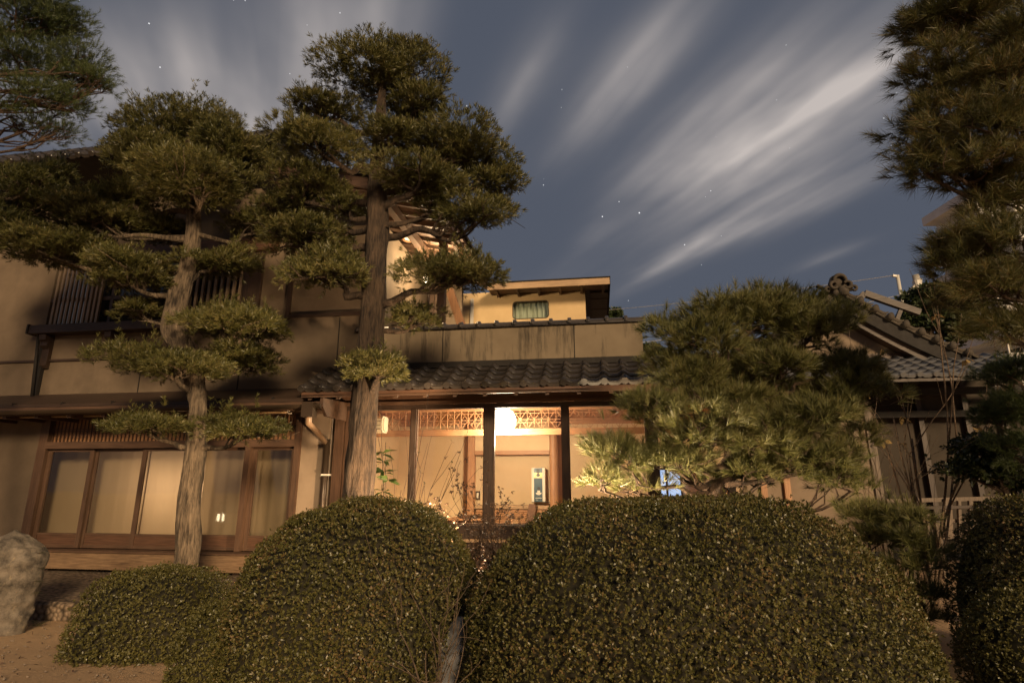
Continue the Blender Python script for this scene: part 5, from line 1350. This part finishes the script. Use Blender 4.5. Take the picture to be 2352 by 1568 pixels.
# ferns by the standing stone
def fern(label, base, n, L, seed, name='fern_clump', down=False):
    rng = np.random.default_rng(seed); V = []
    for i in range(n):
        a = rng.uniform(0, 6.28); l = L * rng.uniform(.6, 1.1); m_ = 9
        for j in range(1, m_ + 1):
            f = j / m_; out = l * .75 * f; hgt = (l * (.75 * f - .75 * f * f) if not down else l * (.35 * f - 1.0 * f * f))
            c = np.array([math.cos(a) * out, math.sin(a) * out, hgt]); w = l * .16 * (1 - .8 * f)
            t = np.array([math.cos(a), math.sin(a), .3]); s = np.array([-math.sin(a), math.cos(a), 0])
            for sg in (-1, 1):
                tip = c + s * sg * w + t * w * .4
                V += [c, c + (tip - c) * .5 + t * w * .18, tip, c + (tip - c) * .5 - t * w * .18]
    o = bpy.data.objects.new(name, np_mesh(name, np.array(V), 4, M['fern'])); link(o, None, base); tag(o, label, 'fern')
fern('small leafy fern at the foot of the standing stone', at_z(84, 1440, .0), 12, .26, 51)
for i, (px, py) in enumerate(((94, 1270), (93, 1305), (90, 1335), (86, 1362))):
    fern(('topmost', 'second', 'third', 'lowest')[i] + ' fern tuft down the side of the standing stone', at_y(px, py, 6.82), 9, .17, 52 + i, 'hanging_fern', True)
    col.objects['hanging_fern' + ('' if i == 0 else '.%03d' % i)]['group'] = 'ferns on the standing stone'
# dry grass at the lower right
rng = np.random.default_rng(60); n = 700
P = np.stack([rng.uniform(2.4, 4.6, n), rng.uniform(3.6, 4.5, n), np.zeros(n)], 1)
V = leaves(rng, P, np.tile([[0, 0, 1.0]], (n, 1)) + rng.normal(0, .3, (n, 3)), 5, .10, .006, (10, 55), .01, True)
go = link(bpy.data.objects.new('dry_grass', np_mesh('dry_grass', V, 3, M['dry_leaf'].copy()))); tag(go, 'thin dry grass at the foot of the fence-side bushes', None, None, 'stuff')
# fallen leaves and twigs on the sand
n = 260; P = np.stack([rng.uniform(-7.5, -2.2, n), rng.uniform(4.6, 7.0, n), np.full(n, .03)], 1)
V = leaves(rng, P, norm(rng.normal(0, 1, (n, 3)) * np.array([[1, 1, .1]])), 1, .05, .02, (0, 30), .0)
fo = link(bpy.data.objects.new('fallen_leaves', np_mesh('fallen_leaves', V, 4, M['shrub_pink']))); tag(fo, 'scattered fallen leaves on the sand', None, None, 'stuff')

n = 1100; C = np.stack([rng.uniform(-7.8, -2.0, n), rng.uniform(4.4, 7.2, n), np.full(n, .018)], 1); r_ = rng.uniform(.004, .014, n)
oc = np.array([[1, 0, 0], [0, 1, 0], [-1, 0, 0], [0, -1, 0], [0, 0, .7], [0, 0, -.7]]); fc = [(0, 1, 4), (1, 2, 4), (2, 3, 4), (3, 0, 4), (1, 0, 5), (2, 1, 5), (3, 2, 5), (0, 3, 5)]
V = np.concatenate([np.stack([C + oc[a] * r_[:, None] * rng.uniform(.8, 1.2, (n, 1)), C + oc[b] * r_[:, None], C + oc[c] * r_[:, None]], 1) for a, b, c in fc]).reshape(-1, 3)
gr_o = link(bpy.data.objects.new('gravel', np_mesh('gravel', V, 3, M['pebble_stone']))); tag(gr_o, 'loose fine gravel scattered on the sand', None, None, 'stuff')

# ------------------------------------------------------------------ garden lamps
def spotlight(label, loc, aim, e, c, cone, r=.06, blend=.5):
    loc = Vector(loc); o = empty('garden_spotlight', (loc.x, loc.y, 0)); tag(o, label, 'lamp')
    d = (Vector(aim) - loc).normalized(); h = Vector((0, 0, loc.z)); b = h - d * .10
    MB().tube([(0, 0, 0), (0, 0, loc.z - .05)], [.012, .012], 6).build('stake', M['gutter'], o)
    MB().tube([b - d * .08, b - d * .06, b, b + d * .04], [.02, .05, .055, .06], 12, False).build('housing', M['gutter'], o, True)
    MB().tube([b + d * .005, b + d * .008], [.048, .048], 12).build('lens', M['lamp_garden'], o)
    return point('garden_spotlight_light', loc + d * .02, e, c, r, None, cone, aim, blend)
spotlight('garden spotlight behind the large domed bush aimed at the crooked tree', (-.45, 6.5, .70), (-4.8, 7.9, 3.8), 650, (1.0, .66, .36), 100)
spotlight('garden spotlight behind the huge domed bush aimed at the broad pine', (.40, 6.35, .80), (2.7, 6.5, 3.2), 480, (1.0, .72, .42), 88)
point('shrub_fill_light', (-.30, 6.62, .78), 6, (1.0, .62, .36), .05)  # added point light that brightens the loose shrub, in place of lamp spill
# stone lantern left of the sand: its light shows mirrored in the sliding doors
M_img = Vector((0, 0, CAM_H)) + ray(500, 1188) * 1.0
dray = ray(500, 1188); o0 = Vector((0, 0, CAM_H)) - HO
tt = (5.2 - o0.dot(VX)) / dray.dot(VX); im = Vector((0, 0, CAM_H)) + dray * tt
lp = im - VX * (2 * (im - HO).dot(VX) - .04)
st_l = empty('stone_lantern', (lp.x, lp.y, 0)); tag(st_l, 'granite garden lantern with a wide hat roof and a lit fire box', 'lantern')
lathe([(.0, 0), (.26, 0), (.24, .08), (.10, .13), (.085, .40), (.10, .5), (.20, lp.z - .16), (.20, lp.z - .11), (0, lp.z - .11)], 12).build('base', M['stone'], st_l, True)
for k in range(4):
    a = R(45 + 90 * k); MB().box(-.02, .02, -.02, .02, lp.z - .11, lp.z + .11).build('corner_post', M['stone'], st_l); st_l.children[-1].location = (.11 * math.cos(a), .11 * math.sin(a), 0)
MB().box(-.06, .06, -.06, .06, lp.z - .10, lp.z + .09).build('fire_box', M['lamp_warm'], st_l)
lathe([(.40, lp.z + .11), (.42, lp.z + .14), (.30, lp.z + .20), (.12, lp.z + .30), (.05, lp.z + .34), (.07, lp.z + .38), (.0, lp.z + .46)], 6).build('hat_roof', M['stone'], st_l)
point('stone_lantern_light', (lp.x, lp.y, lp.z), 480, (1.0, .70, .40), .06)
